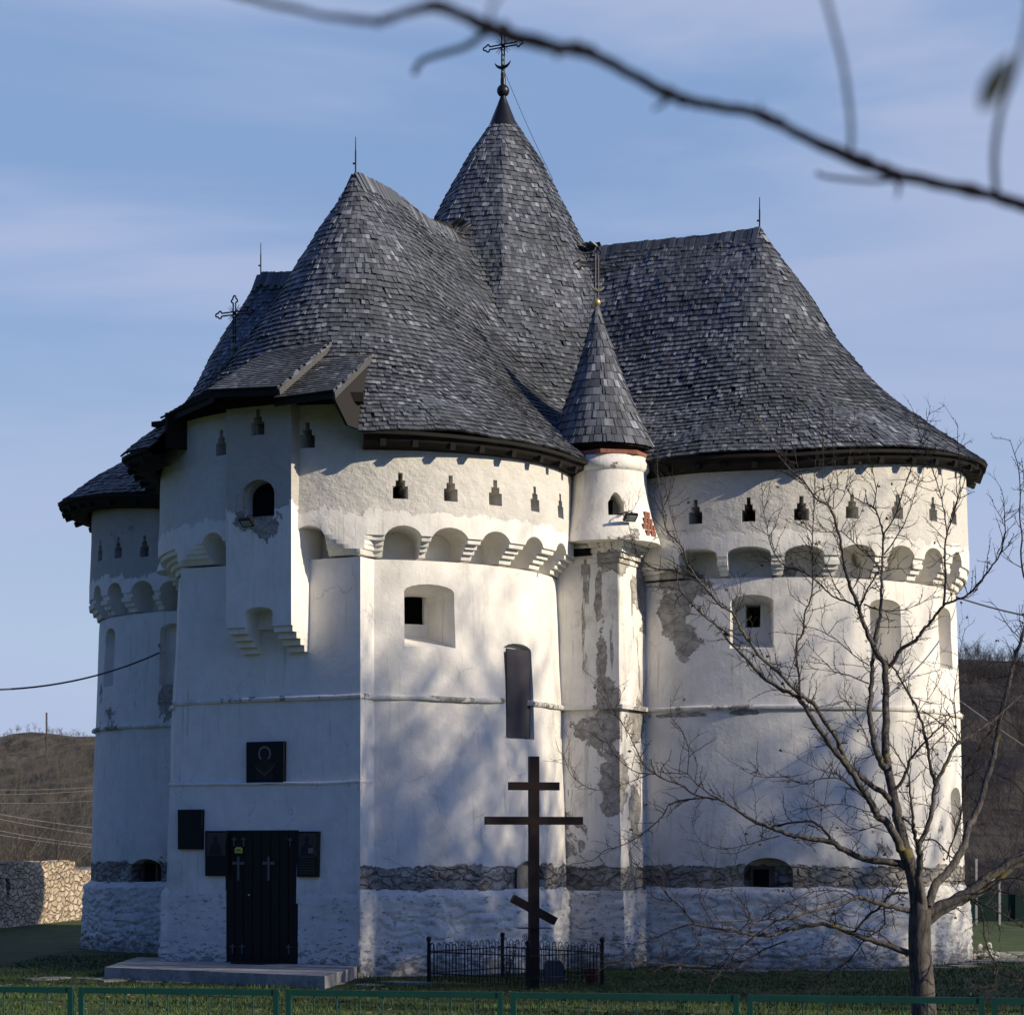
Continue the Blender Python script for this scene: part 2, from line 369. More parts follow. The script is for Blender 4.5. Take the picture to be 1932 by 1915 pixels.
M_brushdk = bark_material('dark bare brush', (0.050, 0.042, 0.038), (0.095, 0.080, 0.070))
M_near = simple('near twig bark', (0.012, 0.011, 0.019), 0.9)
M_leaf = simple('dried leaf', (0.055, 0.032, 0.020), 0.8, var=0.3)
M_leafg = simple('dark green leaf', (0.012, 0.022, 0.014), 0.5)
M_grass = simple('grass blades', (0.055, 0.095, 0.022), 0.8, var=0.45, scale=1.5)
def rubble_material():
    t = NT('rubble stone wall'); cells = t.voro((2.3, 2.3, 6.0), src=t.warp(0.25, 3.0)); cc = t.voro((2.3, 2.3, 6.0), 'F1', src=t.warp(0.25, 3.0), out='Color')
    s = t.n.new('ShaderNodeSeparateColor'); t.l.new(cc, s.inputs[0])
    c = t.mix(s.outputs[0], (0.40, 0.31, 0.22), (0.62, 0.52, 0.39)); c = t.mix(t.ss(t.noise(6, 6, 0.7), 0.45, 0.75), c, (0.26, 0.21, 0.155))
    c = t.mix(t.ss(t.noise((3, 3, 7), 8, 0.78, loc=(2, 2, 2)), 0.50, 0.64), c, (0.30, 0.245, 0.18)); c = t.mix(t.math('MULTIPLY', t.math('MULTIPLY', t.ss(cells, 0.05, 0.0), t.ss(t.noise(2.5, 4), 0.40, 0.58)), 0.8), c, (0.13, 0.105, 0.08))
    t.color(c); t.bump(t.math('ADD', t.ss(cells, 0, 0.15), t.math('MULTIPLY', t.noise(8, 5), 0.4)), 0.10); return t.m
M_rubble = rubble_material()

# ------------------------------------------------------------------ ground and hills
def terrain_h(x, y):
    if y < 69:
        b = max(0, min(1, (-y-38)/70)); l = max(0, min(1, (-x-75)/60))*max(0, min(1, (110-y)/60)); b *= max(0, min(1, (75-x)/40)); q = max(b, l)  # rise behind and left of the camera, added to block low sky light
        return 30.0*q*q*(3-2*q)
    k = min(1, (y-69)/30); k = k*k*(3-2*k)
    dip = -7.0*k
    r = max(0, min(1, (y-105)/150))
    left = (206/4200*255+2.2+7.0); right = (352/4200*255+2.2+7.0)
    m = max(0, min(1, (x+30)/70)); m = m*m*(3-2*m)
    top = left*(1-m)+right*m
    r2 = r*r*(3-2*r)*0.35+r*0.65
    fade = max(0, min(1, (x-6)/14))*max(0, min(1, 1-(y-69)/60))      # right side: bank starts close behind
    z = dip+top*r2+1.6*noise.noise(Vector((x*0.11, y*0.09, 4)))*min(1, r*4)+noise.noise(Vector((x*0.02, y*0.02, 0)))*2.2*k*min(1, r*2+0.2)*(1-r*0.8)
    return z
g = MB(); xs = np.concatenate([np.linspace(-700, -90, 12), np.linspace(-80, 90, 86), np.linspace(100, 700, 12)])
ys = np.concatenate([np.linspace(-300, -130, 4), np.linspace(-115, -20, 20), np.linspace(0, 60, 5), np.linspace(66, 262, 99), np.linspace(300, 1500, 7)])
for y in ys:
    for x in xs: g.v.append((x, y, terrain_h(x, min(y, 262)) + (0 if y <= 262 else (y-262)*-0.01)))
nx = len(xs)
iy = int(np.searchsorted(ys, 69))
for j in range(len(ys)-1):
    for i in range(nx-1):
        g.f.append((j*nx+i, j*nx+i+1, (j+1)*nx+i+1, (j+1)*nx+i))
near = MB(); near.v = g.v; near.f = [f for f in g.f if f[0]//nx < iy-1]
far = MB(); far.v = g.v; far.f = [f for f in g.f if f[0]//nx >= iy-1]
def prune(mb):
    used = sorted({i for f in mb.f for i in f}); mp_ = {u: k for k, u in enumerate(used)}
    mb.v = [mb.v[u] for u in used]; mb.f = [tuple(mp_[i] for i in f) for f in mb.f]
prune(near); prune(far)
tag(near.build('ground', M_ground, smooth=60), kind='structure')
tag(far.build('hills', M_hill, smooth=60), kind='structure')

# ------------------------------------------------------------------ church layout
A = R_(27)
U = Vector((-math.sin(A), -math.cos(A), 0)); V = Vector((math.cos(A), -math.sin(A), 0)); Z = Vector((0, 0, 1))
C0 = Vector((-0.19, 47.56, 0))
APEX = {'front': (C0+U*6.10, 14.99), 'right': (C0+V*5.82, 14.71), 'left': (C0-V*6.165, 15.21), 'back': (C0-U*6.0, 14.9)}
TOWER = {'front': Vector((-2.70, 42.10, 0)), 'right': Vector((5.08, 44.87, 0)), 'left': C0-V*6.02, 'back': C0-U*6.0}
OUT = {'front': U, 'right': V, 'left': -V, 'back': -U}
church = empty('church', C0, 'white fortified church of four round towers under one steep grey shingle roof', 'church')
FC = TOWER['front']
def face_w(px, b):       # where on the plane U = b of the front tower the sight line of column px falls
    k = (px-CX)/F_PX; P0 = FC+U*b
    return (k*P0.y-P0.x)/(V.x-k*V.y)
def face_z(px, py, b):
    w = face_w(px, b); y = (FC+U*b+V*w).y
    return CAMZ+(HY-py)*y/F_PX
def theta_px(c, R, px):  # near intersection of the sight line of column px with a circle; angle
    k = (px-CX)/F_PX; d = Vector((k, 1, 0)).normalized(); t = d.dot(c); q = t*t-(c.dot(c)-R*R)
    t = t-math.sqrt(max(q, 0)); p = d*t-c
    return math.atan2(p.y, p.x)
def z_px(c, R, px, py):
    a = theta_px(c, R, px); return CAMZ+(HY-py)*(c.y+R*math.sin(a))/F_PX
def lerp_tab(tab, x):
    if x <= tab[0][0]: return tab[0][1]
    for (a, b), (c, d) in zip(tab, tab[1:]):
        if x <= c: return b+(d-b)*(x-a)/(c-a)
    return tab[-1][1]
TILT = {'front': (0, -0.20), 'right': (0.36, -0.10), 'left': (-0.42, -0.10), 'back': (0, -0.1)}
def tilt(key, dx): k, o = TILT[key]; return o+max(0, k*dx/4.4)

RS = {'front': [(0, 3.80), (1.4, 3.80), (4.8, 3.68), (7.3, 3.56)], 'right': [(0, 3.96), (1.4, 3.96), (4.8, 3.88), (7.3, 3.78)],
      'left': [(0, 3.90), (1.4, 3.90), (4.8, 3.80), (7.3, 3.70)], 'back': [(0, 3.9), (7.3, 3.7)]}
RU = {'front': 3.95, 'right': 4.05, 'left': 3.93, 'back': 3.95}
BB = [(0, 3.72), (1.4, 3.70), (3.34, 3.63), (3.36, 3.58), (4.8, 3.53), (7.3, 3.45)]
BW = [(0, 2.06), (1.4, 2.03), (3.34, 1.98), (3.36, 1.95), (7.3, 1.87)]
UANG = math.atan2(U.y, U.x)
def r_shaft(key, a, z):
    r = lerp_tab(RS[key], z)
    if key == 'front':
        al = (a-UANG+math.pi) % (2*math.pi)-math.pi
        if abs(al) < R_(75):
            B_z, W_z = lerp_tab(BB, z), lerp_tab(BW, z)
            r = B_z/math.cos(al) if abs(al) < math.atan2(W_z, B_z) else max(r, W_z/max(1e-4, abs(math.sin(al))))
    return r
def angles(key, n=288):
    a = [2*math.pi*i/n for i in range(n)]
    if key == 'front':
        for s in (-1, 1):
            for z in (0, 4, 7.3): a.append((UANG+s*math.atan2(lerp_tab(BW, z), lerp_tab(BB, z))) % (2*math.pi))
            for dd in (0.3, 0.36): a.append((UANG+s*(math.atan2(1.95, 3.55)+dd*0.35)) % (2*math.pi))
    a = sorted(a); out = [a[0]]
    for q in a[1:]:
        if q-out[-1] > 1e-3: out.append(q)
    return out
def wob(p, amp, sc=0.7):
    return amp*noise.noise(p*sc)+amp*0.4*noise.noise(p*sc*3.1)
def ring_solid(c, angs, zs, rfun, rin, amp=0.02):
    m = MB(); n = len(angs); k = len(zs)
    for zi, z in enumerate(zs):
        for a in angs:
            zz = z(a) if callable(z) else z
            p = Vector((c.x+math.cos(a)*4, c.y+math.sin(a)*4, zz))
            r = rfun(a, zz, zi)+wob(p, amp)
            m.v.append((c.x+r*math.cos(a), c.y+r*math.sin(a), zz))
    for zi in (0, k-1):
        for a in angs:
            zz = zs[zi](a) if callable(zs[zi]) else zs[zi]
            m.v.append((c.x+rin*math.cos(a), c.y+rin*math.sin(a), zz))
    for i in range(k-1):
        for j in range(n): q = (j+1) % n; m.f.append((i*n+j, i*n+q, (i+1)*n+q, (i+1)*n+j))
    b0, b1 = k*n, (k+1)*n
    for j in range(n):
        q = (j+1) % n
        m.f.append((j, b0+j, b0+q, q)); m.f.append(((k-1)*n+j, (k-1)*n+q, b1+q, b1+j)); m.f.append((b0+j, b1+j, b1+q, b0+q))
    return m
def cutter(c, a, poly, r0, r1, s0=1.0, m=None, piv=None):
    """polygon in (tangent, z) extruded along the radius at angle a from r0 to r1; scaled by s0 at r0"""
    m = m or MB(); rv = Vector((math.cos(a), math.sin(a), 0)); tv = Vector((-math.sin(a), math.cos(a), 0))
    px_, pz = piv or (0, sum(p[1] for p in poly)/len(poly))
    m.prism(poly, lambda p: c+rv*r1+tv*p[0]+Z*p[1], lambda p: c+rv*r0+tv*(px_+(p[0]-px_)*s0)+Z*(pz+(p[1]-pz)*s0))
    return m
def arch(w, z0, zs, rise, n=8):
    h = w/2; pts = [(-h, z0), (h, z0), (h, zs)]
    for i in range(1, n):
        t = math.pi*i/n; pts.append((h*math.cos(t), zs+rise*math.sin(t)))
    pts.append((-h, zs)); return pts
def loop_poly(z, w=0.27, hs=1.0):
    a, b, c_ = w/2, w*0.31, w*0.15
    return [(-a, z-0.22*hs), (a, z-0.22*hs), (a, z+0.0), (b, z+0.0), (b, z+0.10*hs), (c_, z+0.10*hs), (c_, z+0.23*hs), (-c_, z+0.23*hs), (-c_, z+0.10*hs), (-b, z+0.10*hs), (-b, z), (-a, z)]

ZM = 7.24     # underside of the overhanging storey
arch_px = {'front': [(400, .52), (583, .52), (762, .60), (851, .64), (938, .58), (1009, .50), (1059, .46)],
           'right': [(1315, .68, .13), (1413, .74, .13), (1519, .68, .17), (1620, .66, .2), (1703, .60), (1763, .56), (1806, .5)],
           'left': [(183, .5), (215, .55), (267, .60), (325, .60)], 'back': []}
loop_px = {'front': [756, 852, 937, 1012, 1061], 'right': [1311, 1412, 1513, 1609, 1696, 1763, 1803], 'left': [186, 220, 270], 'back': []}
SEC0, SEC1 = -0.46, 0.50      # sector of the front tower, as angle from U, where the eaves are raised
for key in ('front', 'right', 'left', 'back'):
    c = TOWER[key]; angs = angles(key); Ru = RU[key]
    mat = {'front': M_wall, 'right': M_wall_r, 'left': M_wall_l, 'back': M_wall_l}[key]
    # shaft
    zs = list(np.linspace(1.25, 7.2, 22)); zs = sorted(set([round(z, 3) for z in zs]+([3.34, 3.36] if key == 'front' else [])))
    m = ring_solid(c, angs, zs, lambda a, z, i: r_shaft(key, a, z), 2.55, 0.022)
    o = m.build('tower_wall', mat, church, fix=True)
    cut1, cut2 = MB(), MB()
    def niche(px, py0, py1, w, rise, s0=0.6, dep=0.75, opening=None, R=None):
        R = R or lerp_tab(RS[key], 5); a = theta_px(c, R, px)
        z1 = z_px(c, R, px, py0); z0 = z_px(c, R, px, py1)
        cutter(c, a, arch(w, z0, z1-rise, rise), R-dep, R+0.5, s0, cut1, piv=(0, z0+(z1-z0)*0.62))
        if opening:
            dx, dz, ow, oh = opening
            zc = z0+(z1-z0)*dz
            cutter(c, a, [(dx-ow/2, zc-oh/2), (dx+ow/2, zc-oh/2), (dx+ow/2, zc+oh/2), (dx-ow/2, zc+oh/2)], 2.3, R-dep+0.15, 1, cut2)
    if key == 'front':
        niche(814, 1090, 1238, 1.16, 0.16, 0.50, 1.0, (0.0, 0.66, 0.42, 0.50))
        niche(981, 1214, 1394, 0.80, 0.12, 1.0, 0.20)
        niche(1000, 1622, 1690, 0.95, 0.36, 0.95, 0.20, R=3.80)
    if key == 'right':
        niche(1418, 1112, 1236, 0.98, 0.16, 0.62, 0.70, (-0.02, 0.66, 0.28, 0.44))
        niche(1676, 1118, 1272, 0.92, 0.16, 0.62, 0.60)
        niche(1790, 1140, 1270, 0.80, 0.16, 0.8, 0.5)
        niche(1449, 1616, 1680, 0.98, 0.28, 0.88, 0.45, R=3.95)
        niche(1800, 1480, 1620, 0.80, 0.2, 0.8, 0.4)
    if key == 'left':
        niche(201, 1180, 1302, 0.62, 0.16, 0.85, 0.3); niche(322, 1170, 1300, 0.72, 0.16, 0.85, 0.3)
        niche(274, 1618, 1668, 0.95, 0.22, 0.85, 0.4, R=3.9)
    if key == 'back':
        niche_a = None
    if key == 'front':   # the door opening in the flat face
        w0, w1 = face_w(428, 3.65), face_w(562, 3.65); zt = face_z(495, 1567, 3.65)
        cut1.prism([(w0, 0.0), (w1, 0.0), (w1, zt), (w0, zt)], lambda p: FC+U*4.3+V*p[0]+Z*p[1], lambda p: FC+U*3.50+V*p[0]+Z*p[1])
    cl = [q for q in (cut1, cut2) if q.f]
    if cl: boolean(o, cl)
    smooth(o, 28)
    # overhanging fighting storey on stepped corbels
    dz = lambda a: max(0, tilt(key, Ru*math.cos(a))-TILT[key][1])*0.75
    def ztop(a):
        al = (a-UANG+math.pi) % (2*math.pi)-math.pi
        if key == 'front' and SEC0-0.02 < al < SEC1: return 10.02
        return 9.42+dz(a)
    rsh = lerp_tab(RS[key], 7.2)
    steps = [(ZM, rsh+0.05), (ZM+0.09, rsh+0.07), (ZM+0.092, rsh+0.14), (ZM+0.17, rsh+0.155), (ZM+0.172, rsh+0.22), (ZM+0.25, rsh+0.235), (ZM+0.252, Ru-0.055), (ZM+0.33, Ru-0.04), (ZM+0.332, Ru+0.0),
             (ZM+0.6, Ru), (7.95, Ru-0.01), (8.3, Ru-0.03), (8.7, Ru-0.04), (9.1, Ru-0.05)]
    zs = [ZM-0.0]+[(lambda a, z=z: z+dz(a)*min(1, (z-ZM)/1.0)) for z, r in steps[1:]]+[ztop]
    rad = [r for z, r in steps]+[Ru-0.06]
    def step_r(a, z, i):
        r = rad[i]
        if key == 'front' and i < 10:
            al = (a-UANG+math.pi) % (2*math.pi)-math.pi
            if abs(al) < 0.60: r = max(r, min(Ru+.02, r_shaft('front', a, 7.2)+0.03+(i/9)**.6*0.30))
        return r
    m = ring_solid(c, angs, zs, lambda a, z, i: step_r(a, z, i), 3.0, 0.014)
    o = m.build('fighting_storey', mat, church, fix=True)
    cut = MB()
    used = []
    for px, w, rise in [(q_[0], q_[1]*1.12, q_[2] if len(q_) > 2 else .24) for q_ in arch_px[key]]:
        a = theta_px(c, Ru, px); used.append(a); zt = 7.75+dz(a)*0.7
        cutter(c, a, arch(w, ZM-0.3, zt-rise, rise, 10), rsh-0.42, Ru+0.4, 0.92, cut)
    cut_b = MB()
    for px in loop_px[key]:
        a = theta_px(c, Ru, px); cutter(c, a, loop_poly(8.42+dz(a), random.uniform(0.25, 0.30)), 2.9, Ru+0.3, 1, cut_b)
    if key == 'front':
        for px, py in ((414, 835), (578, 820)):
            a = theta_px(c, Ru, px); cutter(c, a, loop_poly(z_px(c, Ru, px, py)), 2.9, Ru+0.3, 1, cut_b)
    oa = math.atan2(OUT[key].y, OUT[key].x)
    for k in range(-6, 7):      # the sides the photograph does not show
        a = oa+k*R_(14.3)
        if math.sin(a) > -0.05 or (key == 'back'):
            if all(abs((a-u+math.pi) % (2*math.pi)-math.pi) > R_(13) for u in used):
                cutter(c, a, arch(0.56, ZM-0.3, 7.49, 0.26, 8), rsh-0.12, Ru+0.4, 0.92, cut); cutter(c, a, loop_poly(8.42), 2.9, Ru+0.3, 1, cut_b)
    if key == 'front':
        wa = face_w(487, 4.05); zt_, zb_ = face_z(487, 905, 4.05), face_z(487, 975, 4.05)
        cut_b.prism([(p[0]+wa, p[1]) for p in arch(0.66, zb_+.01, zt_-0.26, 0.25, 10)], lambda p: FC+U*4.6+V*p[0]+Z*p[1], lambda p: FC+U*2.7+V*p[0]+Z*p[1])
        cut_b.prism([(p[0]+wa, p[1]) for p in loop_poly(face_z(488, 797, 4.05), .25)], lambda p: FC+U*4.6+V*p[0]+Z*p[1], lambda p: FC+U*2.7+V*p[0]+Z*p[1])
    boolean(o, [cut, cut_b]); smooth(o, 28)
    # string course
    def band(name, z0, h, pr, mat_, a0=None, a1=None, jit=0.012):
        m = MB(); aa = angs if a0 is None else [a for a in angs if a0 < ((a-UANG+math.pi) % (2*math.pi)-math.pi) < a1]
        skip = theta_px(c, 3.7, 981) if key == 'front' else 99
        if a0 is not None: aa = sorted(aa, key=lambda a: (a-UANG+math.pi) % (2*math.pi))
        prof = [(-0.05, 0), (pr*0.7, 0.0), (pr, h*0.3), (pr, h*0.65), (pr*0.5, h), (-0.05, h*1.1)]
        n = len(aa)
        for dr, dzz in prof:
            for a in aa:
                p = Vector((c.x+4*math.cos(a), c.y+4*math.sin(a), z0)); r = r_shaft(key, a, z0)+dr+wob(p, jit, 2.5)
                if abs(a-skip) < .105 or abs(a-skip-2*math.pi) < .105: r = r_shaft(key, a, z0)-.30
                m.v.append((c.x+r*math.cos(a), c.y+r*math.sin(a), z0+dzz+wob(p, 0.022, 0.8)))
        for i in range(5):
            for j in range(n if a0 is None else n-1): q = (j+1) % n; m.f.append((i*n+j, i*n+q, (i+1)*n+q, (i+1)*n+j))
        m.build(name, mat_, church, smooth=40)
    band('string_course', 4.76, 0.085, 0.065, M_string, jit=0.028)
    if key == 'front': band('ledge', 3.31, 0.05, 0.03, M_wall, -0.53, 0.56, 0.008)
    # rough stone plinth
    m = MB(); na, nzz = 900 if key == 'front' else 620, 40; top = 1.43
    w_d0, w_d1 = face_w(421, 3.78), face_w(557, 3.78)
    fr = {'front': 0.12, 'right': 0.15, 'left': 0.22, 'back': 0.15}[key]
    for j in range(nzz+1):
        z = top*j/nzz
        for i in range(na):
            a = 2*math.pi*i/na
            al = (a-UANG+math.pi) % (2*math.pi)-math.pi
            flat = 1.0 if (key == 'front' and abs(al) < 0.49) else 0.0
            r = r_shaft(key, a, 0.8)+(fr*(1-0.35*z/top))*(1-0.82*flat)
            p = Vector((c.x+r*math.cos(a), c.y+r*math.sin(a), z))
            q = Vector((a*r*1.5, z*6.2, {'front': 1, 'right': 7, 'left': 13, 'back': 20}[key]))+Vector((noise.noise(p*2), noise.noise(p*2+Vector((9, 0, 0))), 0))*0.6
            d, _ = noise.voronoi(q); e = min(0.35, d[1]-d[0])/0.35
            amp = 0.085 if key == 'left' else 0.06
            amp *= (1-0.75*flat)*(0.45+0.55*min(1, (top-z)*2.2))
            r += amp*0.8*(math.sqrt(e)-0.75)+0.03*noise.noise(p*1.3)*(1-0.7*flat)+0.022*noise.noise(Vector((p.x*5, p.y*5, p.z*9)))*(1-.5*flat)+0.012*noise.noise(p*15)
            if flat and w_d0 < 3.8*math.sin(al) < w_d1: r = min(r, 3.40/math.cos(al))
            if j == nzz: r -= fr*0.75*(1-0.6*flat)
            if j == nzz-1: r -= 0.02
            zz = z+(0.03*noise.noise(p*1.7) if j > nzz-3 else 0)+(0.06*(1-flat)+0.02*flat if j == nzz else 0)
            if j == 0: zz = -0.1
            m.v.append((c.x+r*math.cos(a), c.y+r*math.sin(a), zz))
    for j in range(nzz):
        for i in range(na): q = (i+1) % na; m.f.append((j*na+i, j*na+q, (j+1)*na+q, (j+1)*na+i))
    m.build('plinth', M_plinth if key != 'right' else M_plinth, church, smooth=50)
# hidden core that closes the plan between the towers
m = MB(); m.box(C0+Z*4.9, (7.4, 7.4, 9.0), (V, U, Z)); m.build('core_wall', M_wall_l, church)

# window boards and frames set into the niches
def radial_panel(c, R, px, py0, py1, w, mat, name, fr=0.0, parent=None, dx=0):
    a = theta_px(c, R, px); rv = Vector((math.cos(a), math.sin(a), 0)); tv = Vector((-math.sin(a), math.cos(a), 0))
    z1 = z_px(c, R, px, py0); z0 = z_px(c, R, px, py1); p = c+rv*R+Z*(z0+z1)/2+tv*dx
    m = MB(); m.box(p, (w, 0.03, z1-z0), (tv, rv, Z)); o = m.build(name, mat, parent or church)
    if fr:
        m = MB()
        for s in (-1, 1):
            m.box(p+tv*s*(w/2)+rv*0.03, (fr, 0.06, z1-z0+fr), (tv, rv, Z)); m.box(p+Z*s*(z1-z0)/2+rv*0.032, (w-fr, 0.055, fr), (tv, rv, Z))
        m.build('window_frame', M_frame, o)
    return o
radial_panel(FC, 3.58, 981, 1226, 1392, 0.80, M_tinwin, 'window_board')
M_fill = concrete('grey infill plaster', (0.30, 0.285, 0.255))
radial_panel(FC, 3.62, 1000, 1632, 1690, 0.90, M_fill, 'blocked_window')
radial_panel(TOWER['right'], 3.56, 1436, 1637, 1677, 0.34, M_dark, 'window', 0.05)
radial_panel(TOWER['left'], 3.56, 286, 1626, 1666, 0.42, M_dark, 'window', 0.05)

# ------------------------------------------------------------------ the projecting box over the door
w0, w1 = face_w(427, 4.05), face_w(550, 4.05)
def fp(b, w, z): return FC+U*b+V*w+Z*z
m = MB(); m.prism([(w0, 6.02), (w1, 6.02), (w1, 10.0), (w0, 10.0)], lambda p: fp(4.06, p[0], p[1]), lambda p: fp(3.1, p[0], p[1]))
box = m.build('box_machicolation', M_box, church, fix=True)
wa = face_w(487, 4.05)
zt, zb = face_z(487, 905, 4.05), face_z(487, 975, 4.05)
cut = MB(); cut.prism([(p[0]+wa, p[1]) for p in arch(0.68, zb, zt-0.26, 0.26, 10)], lambda p: fp(4.5, p[0], p[1]), lambda p: fp(2.9, p[0], p[1]))
zl = face_z(488, 797, 4.05)
cut.prism([(p[0]+wa, p[1]) for p in loop_poly(zl)], lambda p: fp(4.5, p[0], p[1]), lambda p: fp(2.9, p[0], p[1]))
wm = (w0+w1)/2
cut.prism([(p[0]+wm, p[1]) for p in arch(0.58, 5.8, 6.26, 0.10, 8)], lambda p: fp(4.5, p[0], p[1]), lambda p: fp(3.62, p[0], p[1]))
boolean(box, [cut]); smooth(box, 30)
m = MB(); m.prism([(wa-.36, zb-.02), (wa+.36, zb-.02), (wa+.36, zt), (wa-.36, zt)], lambda p: fp(3.72, p[0], p[1]), lambda p: fp(3.68, p[0], p[1])); m.build('window', M_dark, box, fix=True)  # black sheet standing in for the shade behind the arched opening
m = MB()
for (a, b_) in ((w0, w0+0.38), (w1-0.38, w1)):
    for k in range(4):
        z1 = 6.02-k*0.105; d = 4.05-0.035-k*0.13
        m.prism([(a+0.003*k, z1-0.103), (b_-0.003*k, z1-0.103), (b_-0.003*k, z1), (a+0.003*k, z1)], lambda p: fp(d, p[0], p[1]), lambda p: fp(3.3, p[0], p[1]))
m.build('corbel', M_box, box, fix=True)

# door, with crosses
door_b = 3.672
def face_rect(px0, px1, py0, py1, b):
    a, c_ = face_w(px0, b), face_w(px1, b); pm = (px0+px1)/2
    return a, c_, face_z(pm, py1, b), face_z(pm, py0, b)
a, b_, z0, z1 = face_rect(427, 563, 1566, 1806, door_b)
wd = (b_-a)
m = MB(); m.prism([(a, 0.2), (b_, 0.2), (b_, z1), (a, z1)], lambda p: fp(door_b, p[0], p[1]), lambda p: fp(door_b-0.08, p[0], p[1]))
door = m.build('door', M_door, church, fix=True); tag(door, 'dark double door with grey metal crosses')
m = MB()
for k in range(8):
    ww = a+wd*(k+0.5)/8; m.prism([(ww-0.075, 0.26), (ww+0.075, 0.26), (ww+0.075, z1-0.05), (ww-0.075, z1-0.05)], lambda p: fp(door_b+0.012, p[0], p[1]), lambda p: fp(door_b-0.02, p[0], p[1]))
m.build('door_planks', M_door, door, fix=True)
def cross_poly(cx, cz, h, w, t):
    arm = cz+h*0.22
    return [(cx-t, cz-h/2), (cx+t, cz-h/2), (cx+t, arm-t), (cx+w/2, arm-t*1.3), (cx+w/2, arm+t*1.3), (cx+t, arm+t), (cx+t, cz+h/2), (cx-t, cz+h/2), (cx-t, arm+t), (cx-w/2, arm+t*1.3), (cx-w/2, arm-t*1.3), (cx-t, arm-t)]
for px, py, h in ((451, 1638, .42), (508, 1638, .42), (443, 1587, .17), (461, 1587, .17), (549, 1588, .17), (440, 1789, .17), (458, 1789, .17), (546, 1790, .17)):
    w, z = face_w(px, door_b), face_z(px, py, door_b); m = MB()
    m.prism(cross_poly(w, z, h, h*0.58, 0.022 if h > .3 else 0.010), lambda p: fp(door_b+0.03, p[0], p[1]), lambda p: fp(door_b+0.008, p[0], p[1]))
    m.build('door_cross', M_doorcross, door, fix=True)
m = MB(); m.sphere(fp(door_b+0.05, face_w(473, door_b), face_z(473, 1688, door_b)), 0.022, 8); m.build('door_knob', M_silver, door)

# plaques and icons on the wall (things of their own)
def plate(name, label, cat, px0, px1, py0, py1, b, mat, th=0.03, group=None):
    a, c_, z0, z1 = face_rect(px0, px1, py0, py1, b)
    o = empty(name, fp(b, (a+c_)/2, z0), label, cat, group)
    m = MB(); m.prism([(a, z0), (c_, z0), (c_, z1), (a, z1)], lambda p: fp(b+th, p[0], p[1]), lambda p: fp(b-0.12, p[0], p[1]))
    m.build('panel', mat, o, fix=True); return o, a, c_, z0, z1
def flat(parent, name, polys, b, mat, th=0.006):
    m = MB()
    for i, poly in enumerate(polys): m.prism(poly, lambda p: fp(b+th, p[0], p[1]), lambda p: fp(b, p[0], p[1]))
    return m.build(name, mat, parent, fix=True)
def ell(cx, cz, rx, rz, n=18): return [(cx+rx*math.cos(2*math.pi*i/n), cz+rz*math.sin(2*math.pi*i/n)) for i in range(n)]
def ringpolys(cx, cz, r0, r1, n=20, a0=0, a1=360):
    out = []
    for i in range(n):
        s, e = R_(a0+(a1-a0)*i/n), R_(a0+(a1-a0)*(i+0.98)/n)
        out.append([(cx+r0*math.cos(s), cz+r0*math.sin(s)), (cx+r1*math.cos(s), cz+r1*math.sin(s)), (cx+r1*math.cos(e), cz+r1*math.sin(e)), (cx+r0*math.cos(e), cz+r0*math.sin(e))])
    return out
FB = 3.70
o, a, c_, z0, z1 = plate('icon', 'large dark square icon of a haloed robed figure high above the church door', 'icon', 467, 537, 1399, 1480, 3.615, M_plaque, 0.04)
cx = (a+c_)/2; H = z1-z0; b1 = 3.615+0.041
flat(o, 'halo', ringpolys(cx, z0+H*.72, .095, .135, 18, -60, 240), b1, M_icon2)
flat(o, 'figure', [[(cx-.20, z0+.08), (cx+.20, z0+.08), (cx+.13, z0+H*.52), (cx+.05, z0+H*.62), (cx-.05, z0+H*.62), (cx-.13, z0+H*.52)], ell(cx, z0+H*.72, .06, .08)], b1+.002, M_icon3)
flat(o, 'veil', [[(cx-.24, z0+H*.50), (cx-.22, z0+H*.46), (cx, z0+H*.26), (cx+.22, z0+H*.46), (cx+.24, z0+H*.50), (cx+.16, z0+H*.36), (cx, z0+H*.18), (cx-.16, z0+H*.36)]], b1+.009, M_icon1, 0.004)
o, a, c_, z0, z1 = plate('wall_plaque', 'plain dark rectangular plaque left of the church door, streaks of dirt below', 'plaque', 338, 383, 1527, 1602, FB, M_plaque, 0.04)
for i in range(9):
    zz = z1-0.10-i*0.06; flat(o, 'text_line', [[(a+.06, zz), (c_-.06-random.random()*.08, zz), (c_-.06-random.random()*.05, zz+.012), (a+.06, zz+.012)]], FB+.041, M_icon3, 0.002) if i % 3 == 0 else None
